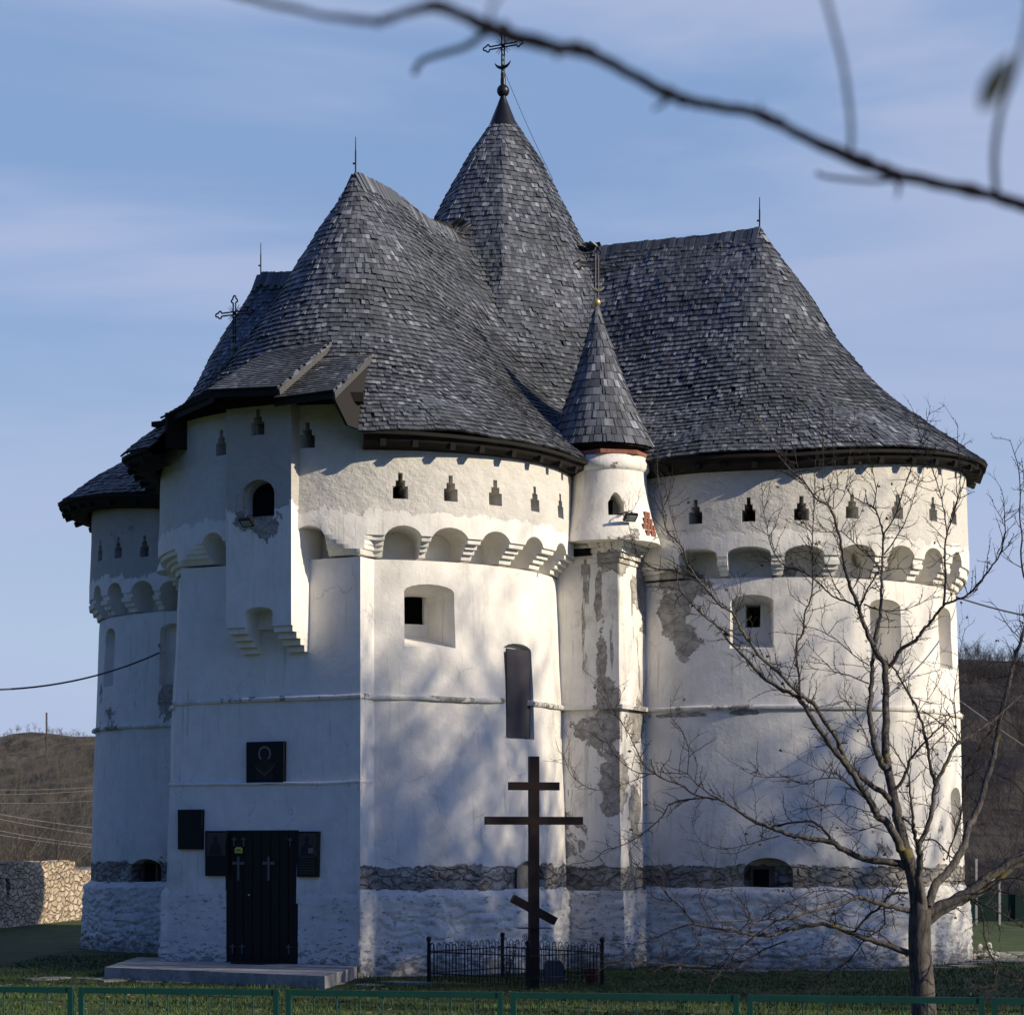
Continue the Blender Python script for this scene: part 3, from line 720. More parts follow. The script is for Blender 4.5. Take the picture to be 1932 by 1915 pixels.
for px0, px1, lab, right in ((390, 430, 'narrow dark icon board at the left edge of the church door', 0), (563, 602, 'narrow dark icon board at the right edge of the church door, figure holding pale book', 1)):
    o, a, c_, z0, z1 = plate('icon_board', lab, 'icon', px0, px1, 1567+right, 1652+2*right, FB+.012, M_plaque, 0.05, 'icon boards beside the door')
    H = z1-z0; b1 = FB+.063; cx = (a+c_)/2
    flat(o, 'picture', [[(a+.04, z0+H*.45), (c_-.02, z0+H*.45), (c_-.02, z1-.03), (a+.04, z1-.03)]], b1, M_icon4)
    flat(o, 'figure', [[(cx-.13, z0+H*.47), (cx+.13, z0+H*.47), (cx+.11, z0+H*.66), (cx+.04, z0+H*.74), (cx-.04, z0+H*.74), (cx-.11, z0+H*.66)], ell(cx, z0+H*.82, .045, .06)], b1+.007, M_icon3, .003)
    if right:
        flat(o, 'book', [[(cx+.03, z0+H*.52), (cx+.13, z0+H*.52), (cx+.13, z0+H*.64), (cx+.03, z0+H*.64)]], b1+.011, M_icon2, .003)
        flat(o, 'inscription', [[(a+.05, z0+.06+i*.045), (c_-.05, z0+.06+i*.045), (c_-.05, z0+.075+i*.045), (a+.05, z0+.075+i*.045)] for i in range(7)], b1, M_icon1, .003)
bY = door_b+0.012
a, c_, z0, z1 = face_rect(444, 458, 1598, 1609, bY)
o = empty('sign', fp(bY, (a+c_)/2, z0), 'small yellow notice with rounded top on the dark church door', 'sign')
m = MB(); cx = (a+c_)/2
m.prism([(a, z0), (c_, z0), (c_, z1-.015), (cx+.03, z1+.005), (cx-.03, z1+.005), (a, z1-.015)], lambda p: fp(bY+.018, p[0], p[1]), lambda p: fp(bY+.004, p[0], p[1])); m.build('sign_board', M_yellow, o, fix=True)
flat(o, 'lettering', [[(cx-.035+.022*i, z0+.035), (cx-.025+.022*i, z0+.035), (cx-.022+.022*i, z0+.065), (cx-.037+.022*i, z0+.06)] for i in (0, 1, 2, 3)], bY+.019, M_icon3, .002)

# ------------------------------------------------------------------ corner buttresses with turrets
def ornate_cross(m, p, s, fwd):
    """iron cross with doubled bars, trefoil ends, rays and a crescent; p foot, s height, fwd normal of its plane"""
    X = fwd.cross(Z).normalized(); t = s*0.016
    cz = s*0.66
    for d in (-1, 1):
        m.tube([p+X*d*s*.028, p+X*d*s*.028+Z*(s*0.86)], t, 5)
        m.tube([p-X*s*.30+Z*(cz+d*s*.028), p+X*s*.30+Z*(cz+d*s*.028)], t, 5)
    for k in range(5): m.tube([p-X*s*.028+Z*s*(.15+.1*k), p+X*s*.028+Z*s*(.20+.1*k)], t*.7, 4)
    for (ex, ez, ang) in ((-.30, cz/s, 180), (.30, cz/s, 0), (0, .86, 90)):
        base = p+X*ex*s+Z*ez*s; d0 = X*math.cos(R_(ang))+Z*math.sin(R_(ang)); d1 = Z*math.cos(R_(ang))-X*math.sin(R_(ang))
        pts = []
        for i in range(25):
            q = R_(-150+300*i/24); rr = s*(0.062+0.018*math.cos(3*q)); pts.append(base+d0*(s*.062+rr*math.cos(q))+d1*rr*math.sin(q))
        m.tube(pts, t, 5)
    for k in range(4):
        for j in (-9, 9):
            q = R_(45+90*k+j); m.tube([p+Z*cz, p+Z*cz+(X*math.cos(q)+Z*math.sin(q))*s*.19], [t*.8, t*.3], 4)
def crescent(m, p, s, fwd):
    X = fwd.cross(Z).normalized(); pts, rr = [], []
    for i in range(15):
        q = R_(205+130*i/14); pts.append(p+(X*math.cos(q)+Z*(math.sin(q)+1))*s); rr.append(s*0.16*math.sin(math.pi*(i+0.4)/14.8)+0.004)
    m.tube(pts, rr, 6)
def shingle(m, p, n, g, w, L, th, lift=0.0, rnd=None):
    """one shingle: p lower edge centre, n horizontal outward normal, g slope (dz per run)"""
    s = math.sqrt(1+g*g); up = (-n*1+Z*g)/s; N = (n*g+Z)/s; T = Vector((-n.y, n.x, 0))
    j = random.uniform(-.004, .004) if random.random() > .05 else random.uniform(-.03, .02); sk = random.uniform(-.003, .003)
    p = p+N*(lift+random.uniform(0, .006))
    tw = random.uniform(-.007, .007); p = p+N*max(0, random.gauss(0, .006))
    b0 = p-up*j-T*w/2+N*tw; b1 = p-up*(j+sk)+T*w/2; q0 = p+up*L-T*w/2; q1 = p+up*L+T*w/2
    m.add([b0+N*th, b1+N*th, q1+N*.006, q0+N*.006, b0+N*.004, b1+N*.004, q1-N*.01, q0-N*.01], [(0, 1, 2, 3), (4, 5, 1, 0), (5, 6, 2, 1), (7, 4, 0, 3)])
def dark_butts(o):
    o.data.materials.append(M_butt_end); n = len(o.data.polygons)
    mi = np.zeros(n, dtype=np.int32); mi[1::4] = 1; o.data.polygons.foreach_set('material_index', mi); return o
def cone_roof(base, R, z0, apex, z1, n_rows, flare, parent, sides=0):
    """shingled cone with slight flare; returns shingle object"""
    under, sh = MB(), MB()
    def ax(t): return Vector((base.x+(apex.x-base.x)*t, base.y+(apex.y-base.y)*t, 0))
    def rr(t): return R*((1-t)+flare*((1-t)**3-(1-t)))
    prof = []
    for i in range(25):
        t = i/24
        for j in range(32):
            a = 2*math.pi*j/32; under.v.append((ax(t).x+(rr(t)-.02)*math.cos(a), ax(t).y+(rr(t)-.02)*math.sin(a), z0+(z1-z0)*t-0.02))
    under.f = [(i*32+j, i*32+(j+1) % 32, (i+1)*32+(j+1) % 32, (i+1)*32+j) for i in range(24) for j in range(32)]
    for k in range(n_rows):
        t = k/n_rows*0.985
        a = random.random(); end = a+2*math.pi
        r = rr(t)
        while a < end:
            w = random.uniform(.06, .12)*(0.6+0.4*r/R); wa_ = w/max(r, .05)
            n = Vector((math.cos(a), math.sin(a), 0)); g = (z1-z0)/(R*((1-0)+flare*(3*(1-t)**2-1)))
            g = (z1-z0)/max(.2, R*(1+flare*(3*(1-t)**2-1)))
            shingle(sh, ax(t)+n*r+Z*(z0+(z1-z0)*t), n, g, w*.96, (z1-z0)/n_rows*1.35, .034)
            a += wa_
    u = under.build('roof_boards', M_under, parent, smooth=40)
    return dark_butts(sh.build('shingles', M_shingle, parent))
def turret(sgn, gold):
    D = (U+V*sgn).normalized(); S = Vector((-D.y, D.x, 0))*(1 if sgn > 0 else -1)
    P = C0+D*7.08
    e1, e2 = (-V*sgn, -U)
    root = bpy.data.objects.new('corner_turret', None); COL.objects.link(root); root.parent = church; root.location = P-D*1.0-C0
    # buttress: square corner, with a battered foot
    def shaft(z0, z1, o0, o1, mat, name, stone=False):
        m = MB(); segs = []
        nz_ = max(2, int((z1-z0)/(0.05 if stone else .3)))
        path = []
        for k in range(31): path.append(P+e1*2.2*(1-k/30))
        for k in range(1, 31): path.append(P+e2*2.2*(k/30))
        for iz in range(nz_+1):
            z = z0+(z1-z0)*iz/nz_; off = o0+(o1-o0)*iz/nz_
            for k, p in enumerate(path):
                if k < 30: n = -e2
                elif k > 30: n = -e1
                else: n = (-e2-e1)
                q = p+n*off
                if stone:
                    d, _ = noise.voronoi(Vector((q.x*2+q.y, z*4.4, 3))); q = q+n*(.05*(math.sqrt(min(.35, d[1]-d[0])/.35)-.7)+.02*noise.noise(Vector((q.x, q.y, z))*3))
                else: q = q+n*wob(Vector((q.x, q.y, z)), .018)
                m.v.append((q.x, q.y, z))
        npp = len(path)
        m.f = [(i*npp+j, i*npp+j+1, (i+1)*npp+j+1, (i+1)*npp+j) for i in range(nz_) for j in range(npp-1)]
        m.f.append(tuple(nz_*npp+j for j in range(npp)))
        return m.build(name, mat, root, smooth=45)
    shaft(-0.1, 1.42, .16, .08, M_plinth_d, 'buttress_foot', True)
    shaft(1.40, 7.6, .0, -.10, M_butt, 'buttress')
    shaft(4.76, 4.84, .05, .05, M_butt, 'string_course')
    # corbelled head
    for k in range(4):
        m = MB(); d = -.06+k*.05; z = 7.46+k*.09
        c3 = P-(e1+e2)*d*0
        cs = P+(-e1-e2)*d
        q = [cs, cs+e1*1.5, cs+e1*1.5+e2*1.5, cs+e2*1.5]
        m.prism([(v.x, v.y) for v in q], lambda p: Vector((p[0], p[1], z)), lambda p: Vector((p[0], p[1], z+.088)))
        m.build('corbel', M_butt, root, fix=True)
    TC = C0+D*6.42
    m = MB(); prof = [(.97, 7.82), (.95, 7.92), (.87, 8.12), (.80, 8.36), (.755, 8.6), (.72, 8.9), (.71, 9.14), (.735, 9.16), (.765, 9.20), (.77, 9.30), (.74, 9.34), (.72, 9.42)]
    m.lathe(TC, prof, 48)
    body = m.build('turret_wall', M_turret, root, fix=True)
    if sgn > 0:
        a = theta_px(TC, .80, 1163); z1, z0 = z_px(TC, .8, 1163, 928), z_px(TC, .8, 1163, 972)
        cut = cutter(TC, a, [(-.15, z0), (.15, z0), (.15, z0+.24), (.11, z0+.30), (.08, z1-.06), (0.02, z1), (-.03, z1), (-.08, z1-.06), (-.11, z0+.30), (-.15, z0+.24)], .12, 1.2)
        mm = MB(); cutter(TC, a, [(-.14, z0+.01), (.02, z0+.01), (.02, z1-.08), (-.05, z1-.08), (-.14, z0+.22)], .30, .34, 1, mm); mm.build('window', M_dark, root, fix=True)  # black sheet painted as the shade inside the turret window
        boolean(body, [cut])
        # murder-hole arch on the shaded side, and the hole at the other corner
        m = MB(); am = arch(.40, 7.60, 7.74, .10, 8); n2 = -e2; 
        pc = P+e1*.80+n2*.02
        m.prism(am, lambda p: pc+e1*p[0]+Z*p[1]+n2*.07, lambda p: pc+e1*p[0]+Z*p[1]-n2*.3); m.build('murder_hole_dark', M_dark, root, fix=True)  # near-black block stands in for the shade inside the hole
        m = MB()
        for k in range(16):
            if k in (3, 8, 12, 13): continue
            aa = theta_px(TC, .93, 1229)+R_(random.uniform(-1.5, 1.5)+(k % 4-1)*6.5+(k//4)*-2.5); zz = 7.98+(k//4)*.12
            r = lerp_tab([(7.82, .97), (7.92, .95), (8.12, .87), (8.36, .80), (8.6, .755)], zz)+.02+.0
            ctr = TC+Vector((math.cos(aa), math.sin(aa), 0))*(r-.04)+Z*zz
            m.box(ctr, (.085, .10, .10), (Vector((-math.sin(aa), math.cos(aa), 0)), Vector((math.cos(aa), math.sin(aa), 0)), Z))
        m.build('exposed_bricks', M_brick, root)
    smooth(body, 40)
    m = MB(); m.lathe(TC, [(.70, 9.42), (.80, 9.43), (.80, 9.50), (.70, 9.51)], 7); m.build('brick_cap', M_brick, root)
    RC = C0+D*6.02; ap = C0+D*5.80
    m = MB(); m.lathe(RC, [(.60, 9.44), (.93, 9.60), (.95, 9.66), (.5, 9.9)], 24); m.build('eaves', M_beam, root)
    cone_roof(RC, 1.02, 9.63, ap, 12.42, 17, .16, root)
    m = MB(); m.lathe(ap+Z*11.88, [(.15, 0), (.10, .22), (.035, .50), (.02, .6)], 20); m.build('tin_cap', M_tin, root, smooth=60)
    m = MB(); m.sphere(ap+Z*12.50, .075, 12); m.build('ball', M_gold if gold else M_bronze, root, smooth=60)
    m = MB(); ornate_cross(m, ap+Z*12.50, 1.05, D if sgn > 0 else U); m.build('roof_cross', M_metal, root)
    m = MB(); crescent(m, ap+Z*12.72-D*-.03, .15, D if sgn > 0 else U); m.build('crescent', M_bronze, root)
    return root
turret(1, True); turret(-1, False)

# ------------------------------------------------------------------ the great roof
PROF = [(0, 14.71), (.33, 14.22), (.66, 13.75), (1.09, 13.07), (1.51, 12.30), (1.99, 11.70), (2.5, 11.13), (3.0, 10.68), (3.5, 10.27), (4.0, 9.88), (4.47, 9.47), (5.5, 8.6), (9, 5.5)]
QPROF = [(0, 18.05), (.28, 17.63), (.79, 16.82), (1.10, 16.24), (1.40, 15.66), (1.71, 15.10), (2.0, 14.6), (2.55, 13.6), (3.15, 12.6), (3.8, 11.75), (4.5, 11.0), (5.2, 10.3), (6.0, 9.5), (8, 7.5), (12, 3.5)]
pd, pz = np.array(PROF).T; qd, qz = np.array(QPROF).T
fine_d = np.linspace(0, 9, 400); pzs = np.interp(fine_d, pd, pz)
ker = np.exp(-np.linspace(-2, 2, 17)**2); ker /= ker.sum()
pad = np.concatenate([np.full(8, 0)+2*pzs[0]-pzs[8:0:-1], pzs, 2*pzs[-1]-pzs[-2:-10:-1]]); pzs = np.convolve(pad, ker, 'valid')
fine_q = np.linspace(0, 12, 500); qzs = np.interp(fine_q, qd, qz)
pad = np.concatenate([2*qzs[0]-qzs[8:0:-1], qzs, 2*qzs[-1]-qzs[-2:-10:-1]]); qzs = np.convolve(pad, ker, 'valid')
KEYS = ['front', 'right', 'left', 'back']
def arm_parts(x, y, key):
    a = APEX[key][0]; dx, dy = a.x-C0.x, a.y-C0.y; L2 = dx*dx+dy*dy
    t = np.clip(((x-C0.x)*dx+(y-C0.y)*dy)/L2, 0, 1)
    d = np.hypot(x-(C0.x+t*dx), y-(C0.y+t*dy))
    h = np.interp(d, fine_d, pzs)+(APEX[key][1]-14.71)*np.exp(-d*1.2)*t - 0.04*np.exp(-d*2.5)*np.sin(np.pi*t)
    return h, d, t
def field(x, y):
    hs = [arm_parts(x, y, k)[0] for k in KEYS]
    rq = np.hypot(x-C0.x, y-C0.y); aq = np.arctan2(y-C0.y, x-C0.x)+np.pi/2      # eight facets, one edge towards the viewer
    dq = np.mod(aq, np.pi/4)-np.pi/8; oc = np.cos(dq)/np.cos(np.pi/8)
    q = np.interp(rq*(0.25+0.75*oc), fine_q, qzs); hs.append(q)
    hs = np.array(hs); k = 7.0; mxh = hs.max(0)
    return mxh+np.log(np.exp(k*(hs-mxh)).sum(0))/k-0.0
def tilt_f(x, y):
    hs = np.array([arm_parts(x, y, k)[0] for k in KEYS]); w = np.exp(3*(hs-hs.max(0))); w /= w.sum(0)
    ts = []
    for k in KEYS:
        s, o = TILT[k]; ts.append(o+np.maximum(0, s*(x-TOWER[k].x)/4.4))
    return (w*np.array(ts)).sum(0)
def zworld(x, y, h): return h+tilt_f(x, y)*np.clip((12.2-h)/2.7, 0, 1)+0.045*np.sin(x*1.9+y*1.3)*np.clip((h-9.4)/1.0, 0, 1)
NT_, NR = 1800, 620
th = np.linspace(0, 2*np.pi, NT_, endpoint=False); rr = np.linspace(0.02, 11.6, NR)
GX = C0.x+rr[:, None]*np.cos(th); GY = C0.y+rr[:, None]*np.sin(th); HH = field(GX, GY)
def contour(z):
    ok = HH >= z; last = NR-1-np.argmax(ok[::-1], axis=0); last = np.where(ok.any(0), last, 0); last = np.minimum(last, NR-2)
    i = np.arange(NT_); h0, h1 = HH[last, i], HH[last+1, i]
    f = np.clip((h0-z)/np.maximum(h0-h1, 1e-6), 0, 1); r = rr[last]+f*(rr[1]-rr[0])
    return r
Z_E = 9.47
levels = [Z_E]
while levels[-1] < 17.55:
    z = levels[-1]
    if z < 14.6:
        d = np.interp(-z, -pzs, fine_d); g_ = abs(np.interp(d+.05, fine_d, pzs)-np.interp(max(d-.05, 0), fine_d, pzs))/(.1 if d > .05 else .05+d)
    else: g_ = 1.75
    levels.append(z+.131*g_/math.sqrt(1+g_*g_))
def in_raised(x, y):
    b = (x-FC.x)*U.x+(y-FC.y)*U.y; w = (x-FC.x)*V.x+(y-FC.y)*V.y; al = np.arctan2(w, b)   # angle from U towards V
    d = np.hypot(b, w)
    return (al > SEC0) & (al < SEC1) & (d > 3.55) & (b > 0)
def arm_H(x, y):
    if math.hypot(x-C0.x, y-C0.y) < 2.3: return 99
    best = 0; bt = 0
    for k in KEYS:
        h, d, t = arm_parts(np.float64(x), np.float64(y), k)
        if h > best: best = h; bt = 14.71+(APEX[k][1]-14.71)*t-.04*math.sin(math.pi*t)
    return bt
sh = MB(); conts = []
for li, z in enumerate(levels):
    r = contour(z); conts.append(r)
    X, Y = C0.x+r*np.cos(th), C0.y+r*np.sin(th)
    dl = np.hypot(np.roll(X, -1)-X, np.roll(Y, -1)-Y); cum = np.concatenate([[0], np.cumsum(dl)]); tot = cum[-1]
    s = random.random()*.1; ss = []; ww = []
    while s < tot:
        w = random.choice((.045, .06, .07, .075, .085, .105)); ss.append(s+w/2); ww.append(w); s += w
    ss = np.array(ss); Xc, Yc = np.append(X, X[0]), np.append(Y, Y[0])
    px_, py_ = np.interp(ss, cum, Xc), np.interp(ss, cum, Yc)
    e = 0.04
    gx = (field(px_+e, py_)-field(px_-e, py_))/(2*e); gy = (field(px_, py_+e)-field(px_, py_-e))/(2*e); gm = np.hypot(gx, gy)+1e-6
    zw = zworld(px_, py_, np.full_like(px_, z)); rs = in_raised(px_, py_)
    # wavy courses
    und = np.array([noise.noise(Vector((a_*.55, b_*.55, z*.5)))*.07+noise.noise(Vector((a_*1.6, b_*1.6, z*1.3)))*.03 for a_, b_ in zip(px_, py_)])
    zw = zw+und
    for k in range(len(ss)):
        if rs[k] or (px_[k] < -7.08 and py_[k] < 45.3): continue
        g1 = min(max(gm[k], .45), 3.0); n = Vector((-gx[k]/gm[k], -gy[k]/gm[k], 0))
        if random.random() < .010: continue
        L = .27
        if z < 15.3:
            hr = max(arm_H(px_[k], py_[k])-.02, z); L = min(L, (hr-z)*math.sqrt(1+g1*g1)/g1+.015)
            if L < .05: continue
        shingle(sh, Vector((px_[k], py_[k], zw[k])), n, g1, ww[k]*.97, L, .040 if random.random() > .05 else .056)
roof = bpy.data.objects.new('roof', None); COL.objects.link(roof); roof.parent = church; roof.location = (0, 0, 9.4)
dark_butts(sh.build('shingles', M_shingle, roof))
ub = MB(); st = 3; idx = list(range(0, NT_, st)); nn = len(idx)
for li, z in enumerate(levels):
    r = conts[li][idx]; X, Y = C0.x+(r-.015)*np.cos(th[idx]), C0.y+(r-.015)*np.sin(th[idx]); zw = zworld(X, Y, np.full_like(X, z))
    X = np.where(Y < 45.3, np.maximum(X, -7.06), X)
    ub.v.extend(zip(X, Y, zw-.055-np.where((r > 2.2) & (z > 14.2), .12+(max(z-14.71, 0))*1.0, 0)))
rz = in_raised(np.array([v[0] for v in ub.v]), np.array([v[1] for v in ub.v]))
for i in range(len(levels)-1):
    for j in range(nn):
        q = (j+1) % nn; f = (i*nn+j, i*nn+q, (i+1)*nn+q, (i+1)*nn+j)
        if not rz[f[0]] and not rz[f[1]]: ub.f.append(f)
ub.build('roof_boards', M_under, roof, smooth=50)
# eaves: fascia, soffit, rafter ends
r = conts[0][idx]; X, Y = C0.x+r*np.cos(th[idx]), C0.y+r*np.sin(th[idx]); X = np.where(Y < 45.3, np.maximum(X, -7.10), X)
e = .05; gx = (field(X+e, Y)-field(X-e, Y)); gy = (field(X, Y+e)-field(X, Y-e)); gm = np.hypot(gx, gy)
nxv, nyv = -gx/gm, -gy/gm; zw = zworld(X, Y, np.full_like(X, Z_E)); rz = in_raised(X, Y)
ev = MB()
for (dr, dz_) in ((0.0, 0.01), (0.0, -.05), (-.07, -.06), (-.12, -.14), (-.50, -.24), (-.62, -.20)):
    for j in range(nn): ev.v.append((X[j]+nxv[j]*dr, Y[j]+nyv[j]*dr, zw[j]+dz_))
for i in range(5):
    for j in range(nn):
        q = (j+1) % nn
        if not rz[j] and not rz[q]: ev.f.append((i*nn+j, i*nn+q, (i+1)*nn+q, (i+1)*nn+j))
cum = np.concatenate([[0], np.cumsum(np.hypot(np.roll(X, -1)-X, np.roll(Y, -1)-Y))]); s = .2
while s < cum[-1]:
    j = min(nn-1, int(np.searchsorted(cum, s)))
    if not rz[j]:
        n = Vector((nxv[j], nyv[j], 0)); T = Vector((-n.y, n.x, 0)); p = Vector((X[j], Y[j], zw[j]-.12))
        ev.box(p-n*.26, (.10, .42, .11), (T, (n-Z*.35).normalized(), (Z+n*.35).normalized()))
    s += random.uniform(.55, .8)
ev.build('eaves', M_beam, roof)
# ridge combs
for k in KEYS:
    rc = MB(); a, H = APEX[k]; L = (a-C0).length; d0 = (a-C0).normalized(); side = Vector((-d0.y, d0.x, 0)); s = L+.03
    while s > 2.25:
        t = s/L; w = random.uniform(.07, .13); p = C0+d0*s
        x_, y_ = np.array([p.x]), np.array([p.y]); zt = float(zworld(x_, y_, field(x_, y_))[0])
        for sg in (-1, 1):
            top = p+Z*(zt+.03+random.uniform(-.008, .012)); n = side*sg; ln = random.uniform(.38, .50)
            dn = (n*.48-Z*.88).normalized(); N = (n*.88+Z*.48)
            b0 = top+N*.012
            rc.add([b0-d0*w/2, b0+d0*w/2, b0+d0*w/2+dn*ln, b0-d0*w/2+dn*ln, b0-d0*w/2+N*.03, b0+d0*w/2+N*.03, b0+d0*w/2+dn*ln+N*.035, b0-d0*w/2+dn*ln+N*.035],
                   [(4, 5, 6, 7), (0, 1, 5, 4), (1, 2, 6, 5), (2, 3, 7, 6), (3, 0, 4, 7)])
        s -= w*.98
    rc.build('ridge_board', M_shingle, roof)
# flaps over the raised west parapet
def F3(b, w, z): return FC+U*b+V*w+Z*z
flap_sh, flap_u = MB(), MB()
def flap(bl, br, tr, tl, pitch=.125, drop=.05):
    """bilinear shingled sheet: bottom-left, bottom-right, top-right, top-left as seen from outside"""
    ln = ((tl-bl).length+(tr-br).length)/2; rows = int(ln/pitch)
    for k in range(rows+1):
        t = k/rows; a, b = bl.lerp(tl, t), br.lerp(tr, t); w_ = (b-a).length; s = 0
        up = ((tl-bl)+(tr-br)).normalized(); T = (b-a).normalized(); N = T.cross(up).normalized()
        if N.z < 0: N = -N
        while s < w_:
            w = random.uniform(.055, .10); p = a+T*(s+w/2)+N*.02; L = min(.26, (1-t)*ln+.14); j = random.uniform(-.005, .005)
            b0, b1 = p-T*w*.48-up*j, p+T*w*.48-up*j; q0, q1 = p-T*w*.48+up*L, p+T*w*.48+up*L
            flap_sh.add([b0+N*.038, b1+N*.038, q1+N*.008, q0+N*.008, b0, b1, q1-N*.01, q0-N*.01], [(0, 1, 2, 3), (4, 5, 1, 0), (5, 6, 2, 1), (7, 4, 0, 3)])
            s += w
    d = Z*-drop
    flap_u.add([bl, br, tr, tl, bl+d*2, br+d*2, tr+d, tl+d], [(0, 1, 2, 3), (4, 7, 6, 5), (0, 4, 5, 1), (1, 5, 6, 2), (2, 6, 7, 3), (3, 7, 4, 0)])
A1, A2, A3, A4 = F3(4.78, -.36, 9.98), F3(4.78, 1.05, 9.90), F3(2.3, .60, 11.24), F3(2.3, -.72, 11.20)
flap(A1, A2, A3, A4)
B1, B2, B3, B4 = F3(4.50, .80, 9.78), F3(4.45, 1.93, 9.82), F3(2.4, 1.43, 10.86), F3(2.6, .30, 10.90)
flap(B1, B2, B3, B4)
G1, G2, G3, G4 = F3(3.55, -2.22, 9.88), F3(4.60, -.36, 9.94), F3(2.25, -.70, 11.14), F3(1.9, -1.62, 10.98)
flap(G1, G2, G3, G4)
fl = flap_u.build('flap_boards', M_beam, roof)
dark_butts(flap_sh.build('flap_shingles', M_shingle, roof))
m = MB()
def board(m, a, b, t=.03, h=.11):
    d = (b-a).normalized(); s = d.cross(Z).normalized(); u_ = s.cross(d); m.box((a+b)/2, ((b-a).length, t, h), (d, s, u_))
board(m, A2+V*.03-Z*.05, A3+V*.03-Z*.03); board(m, B2+V*.03-Z*.04, B3+V*.03-Z*.02)
m.build('barge_boards', M_board, roof)
# boarded cheeks closing the raised part at both sides, and the dark eaves beam under the flaps
m = MB()
m.add([B2-Z*.03, B3-Z*.1, F3(3.55, 2.05, 9.30), F3(4.25, 2.1, 9.30), B2-Z*.03-V*.05, B3-Z*.1-V*.05, F3(3.55, 2.0, 9.3), F3(4.25, 2.05, 9.3)], [(0, 1, 2, 3), (4, 7, 6, 5), (0, 4, 5, 1), (1, 5, 6, 2), (2, 6, 7, 3), (3, 7, 4, 0)])
m.build('roof_cheek', M_under, roof, fix=True); m = MB()
for k in range(26):
    al = SEC0+(SEC1-SEC0)*(k+.5)/26; n = U*math.cos(al)+V*math.sin(al); T = V*math.cos(al)-U*math.sin(al)
    m.box(FC+n*4.0+Z*9.90, (.24, .22, .16), (T, n, Z))
al = SEC0; n = U*math.cos(al)+V*math.sin(al); T = V*math.cos(al)-U*math.sin(al)
m.box(FC+n*4.02+Z*9.62, (.08, .55, .62), (T, n, Z)); q_ = F3(3.60, -2.12, 9.80); m.box(q_, (.10, .5, .09), (U, -V, Z))
m.build('eaves_beam', M_beam, roof)
# finial, rods
fin = bpy.data.objects.new('finial', None); COL.objects.link(fin); fin.parent = church; fin.location = (0, 0, 17.5)
m = MB(); m.lathe(C0+Z*17.58, [(.33, -.02), (.25, .18), (.14, .45), (.06, .66), (.055, 1.05)], 24); m.build('tin_cone', M_tin, fin, smooth=50)
m = MB(); m.sphere(C0+Z*18.37, .135, 16); m.build('ball', M_tin, fin, smooth=60)
m = MB(); m.tube([C0+Z*18.3, C0+Z*18.75], .05, 8); ornate_cross(m, C0+Z*18.62, 1.08, U); m.build('roof_cross', M_metal, fin)
m = MB(); crescent(m, C0+Z*18.86+U*.02, .21, U); m.build('crescent', M_metal, fin)
for k in ('front', 'right', 'left'):
    a, H = APEX[k]; m = MB(); hgt = {'front': .66, 'right': .62, 'left': .68}[k]
    zt = float(zworld(np.array([a.x]), np.array([a.y]), field(np.array([a.x]), np.array([a.y])))[0])
    m.tube([a+Z*(zt-.2), a+Z*(zt+hgt*.66)], .016, 6); m.tube([a+Z*(zt+hgt*.66), a+Z*(zt+hgt+.04)], [.012, .008], 6); m.box(a+Z*(zt+hgt*.3)+Vector((-.03, 0, 0)), (.05, .03, .03))
    m.build('lightning_rod', M_metal, church)
m = MB(); a = C0+Z*18.75+Vector((.04, 0, 0)); b = C0+Vector((1.05, -.6, 16.3))
m.tube([a.lerp(b, t/12)-Z*.06*math.sin(math.pi*t/12) for t in range(13)], .006, 4); m.build('guy_wire', M_metal, church)

# ------------------------------------------------------------------ floodlights
def floodlight(p, fwd, label, yaw=0):
    o = empty('floodlight', p, label, 'floodlight', 'floodlights on the church')
    X = fwd.cross(Z).normalized(); dn = (fwd*.6-Z*.8).normalized(); upv = X.cross(dn).normalized()
    m = MB(); q = p+fwd*.22-Z*.12
    m.box(q, (.24, .18, .05), (X, upv, dn)); m.build('lamp_body', M_metal, o)
    m = MB(); m.box(q+dn*.028, (.18, .12, .012), (X, upv, dn)); m.build('lamp_glass', M_lampglass, o)
    m = MB(); m.tube([p-fwd*.35, p+fwd*.20], .012, 5)
    for s in (-1, 1): m.tube([q+X*s*.13, q+X*s*.13-dn*.08, p+X*s*.05+fwd*.1], .008, 4)
    m.build('bracket', M_metal, o)
floodlight(fp(4.08, face_w(478, 4.1), face_z(478, 975, 4.1)), U, 'black floodlight below the arched window of the projecting box')
TCr = C0+(U+V).normalized()*6.42; a = theta_px(TCr, .84, 1182)
floodlight(TCr+Vector((math.cos(a), math.sin(a), 0))*.80+Z*z_px(TCr, .84, 1182, 966), Vector((math.cos(a), math.sin(a), 0)), 'black floodlight under the small window of the corner turret')

# ------------------------------------------------------------------ ground details by the church
def gp(px, py, z=0.0):
    y = (CAMZ-z)*F_PX/(py-HY); return Vector(((px-CX)*y/F_PX, y, z))
m = MB(); q = [gp(198, 1824, .2), gp(612, 1841, .2), Vector((-2.55, 38.4, .2)), Vector((-6.9, 41.0, .2))]
top = []
for i in range(4):
    for t in range(8):
        p = q[i].lerp(q[(i+1) % 4], t/8); top.append(p+Vector((noise.noise(p*2)*.03, noise.noise(p*2+Vector((5, 0, 0)))*.03, 0)))
n = len(top); m.add(top+[Vector((p.x, p.y, -.05)) for p in top], [tuple(range(n))]+[(i, n+i, n+(i+1) % n, (i+1) % n) for i in range(n)])
tag(m.build('doorstep', M_slab, fix=True), 'broad low concrete step in front of the church door', 'step')
m = MB(); w = face_w(480, 3.9); m.prism([(w-.35, 3.75), (w+.4, 3.75), (w+.36, 4.2), (w-.30, 4.2)], lambda p: fp(p[1], p[0], .225), lambda p: fp(p[1], p[0], .202))
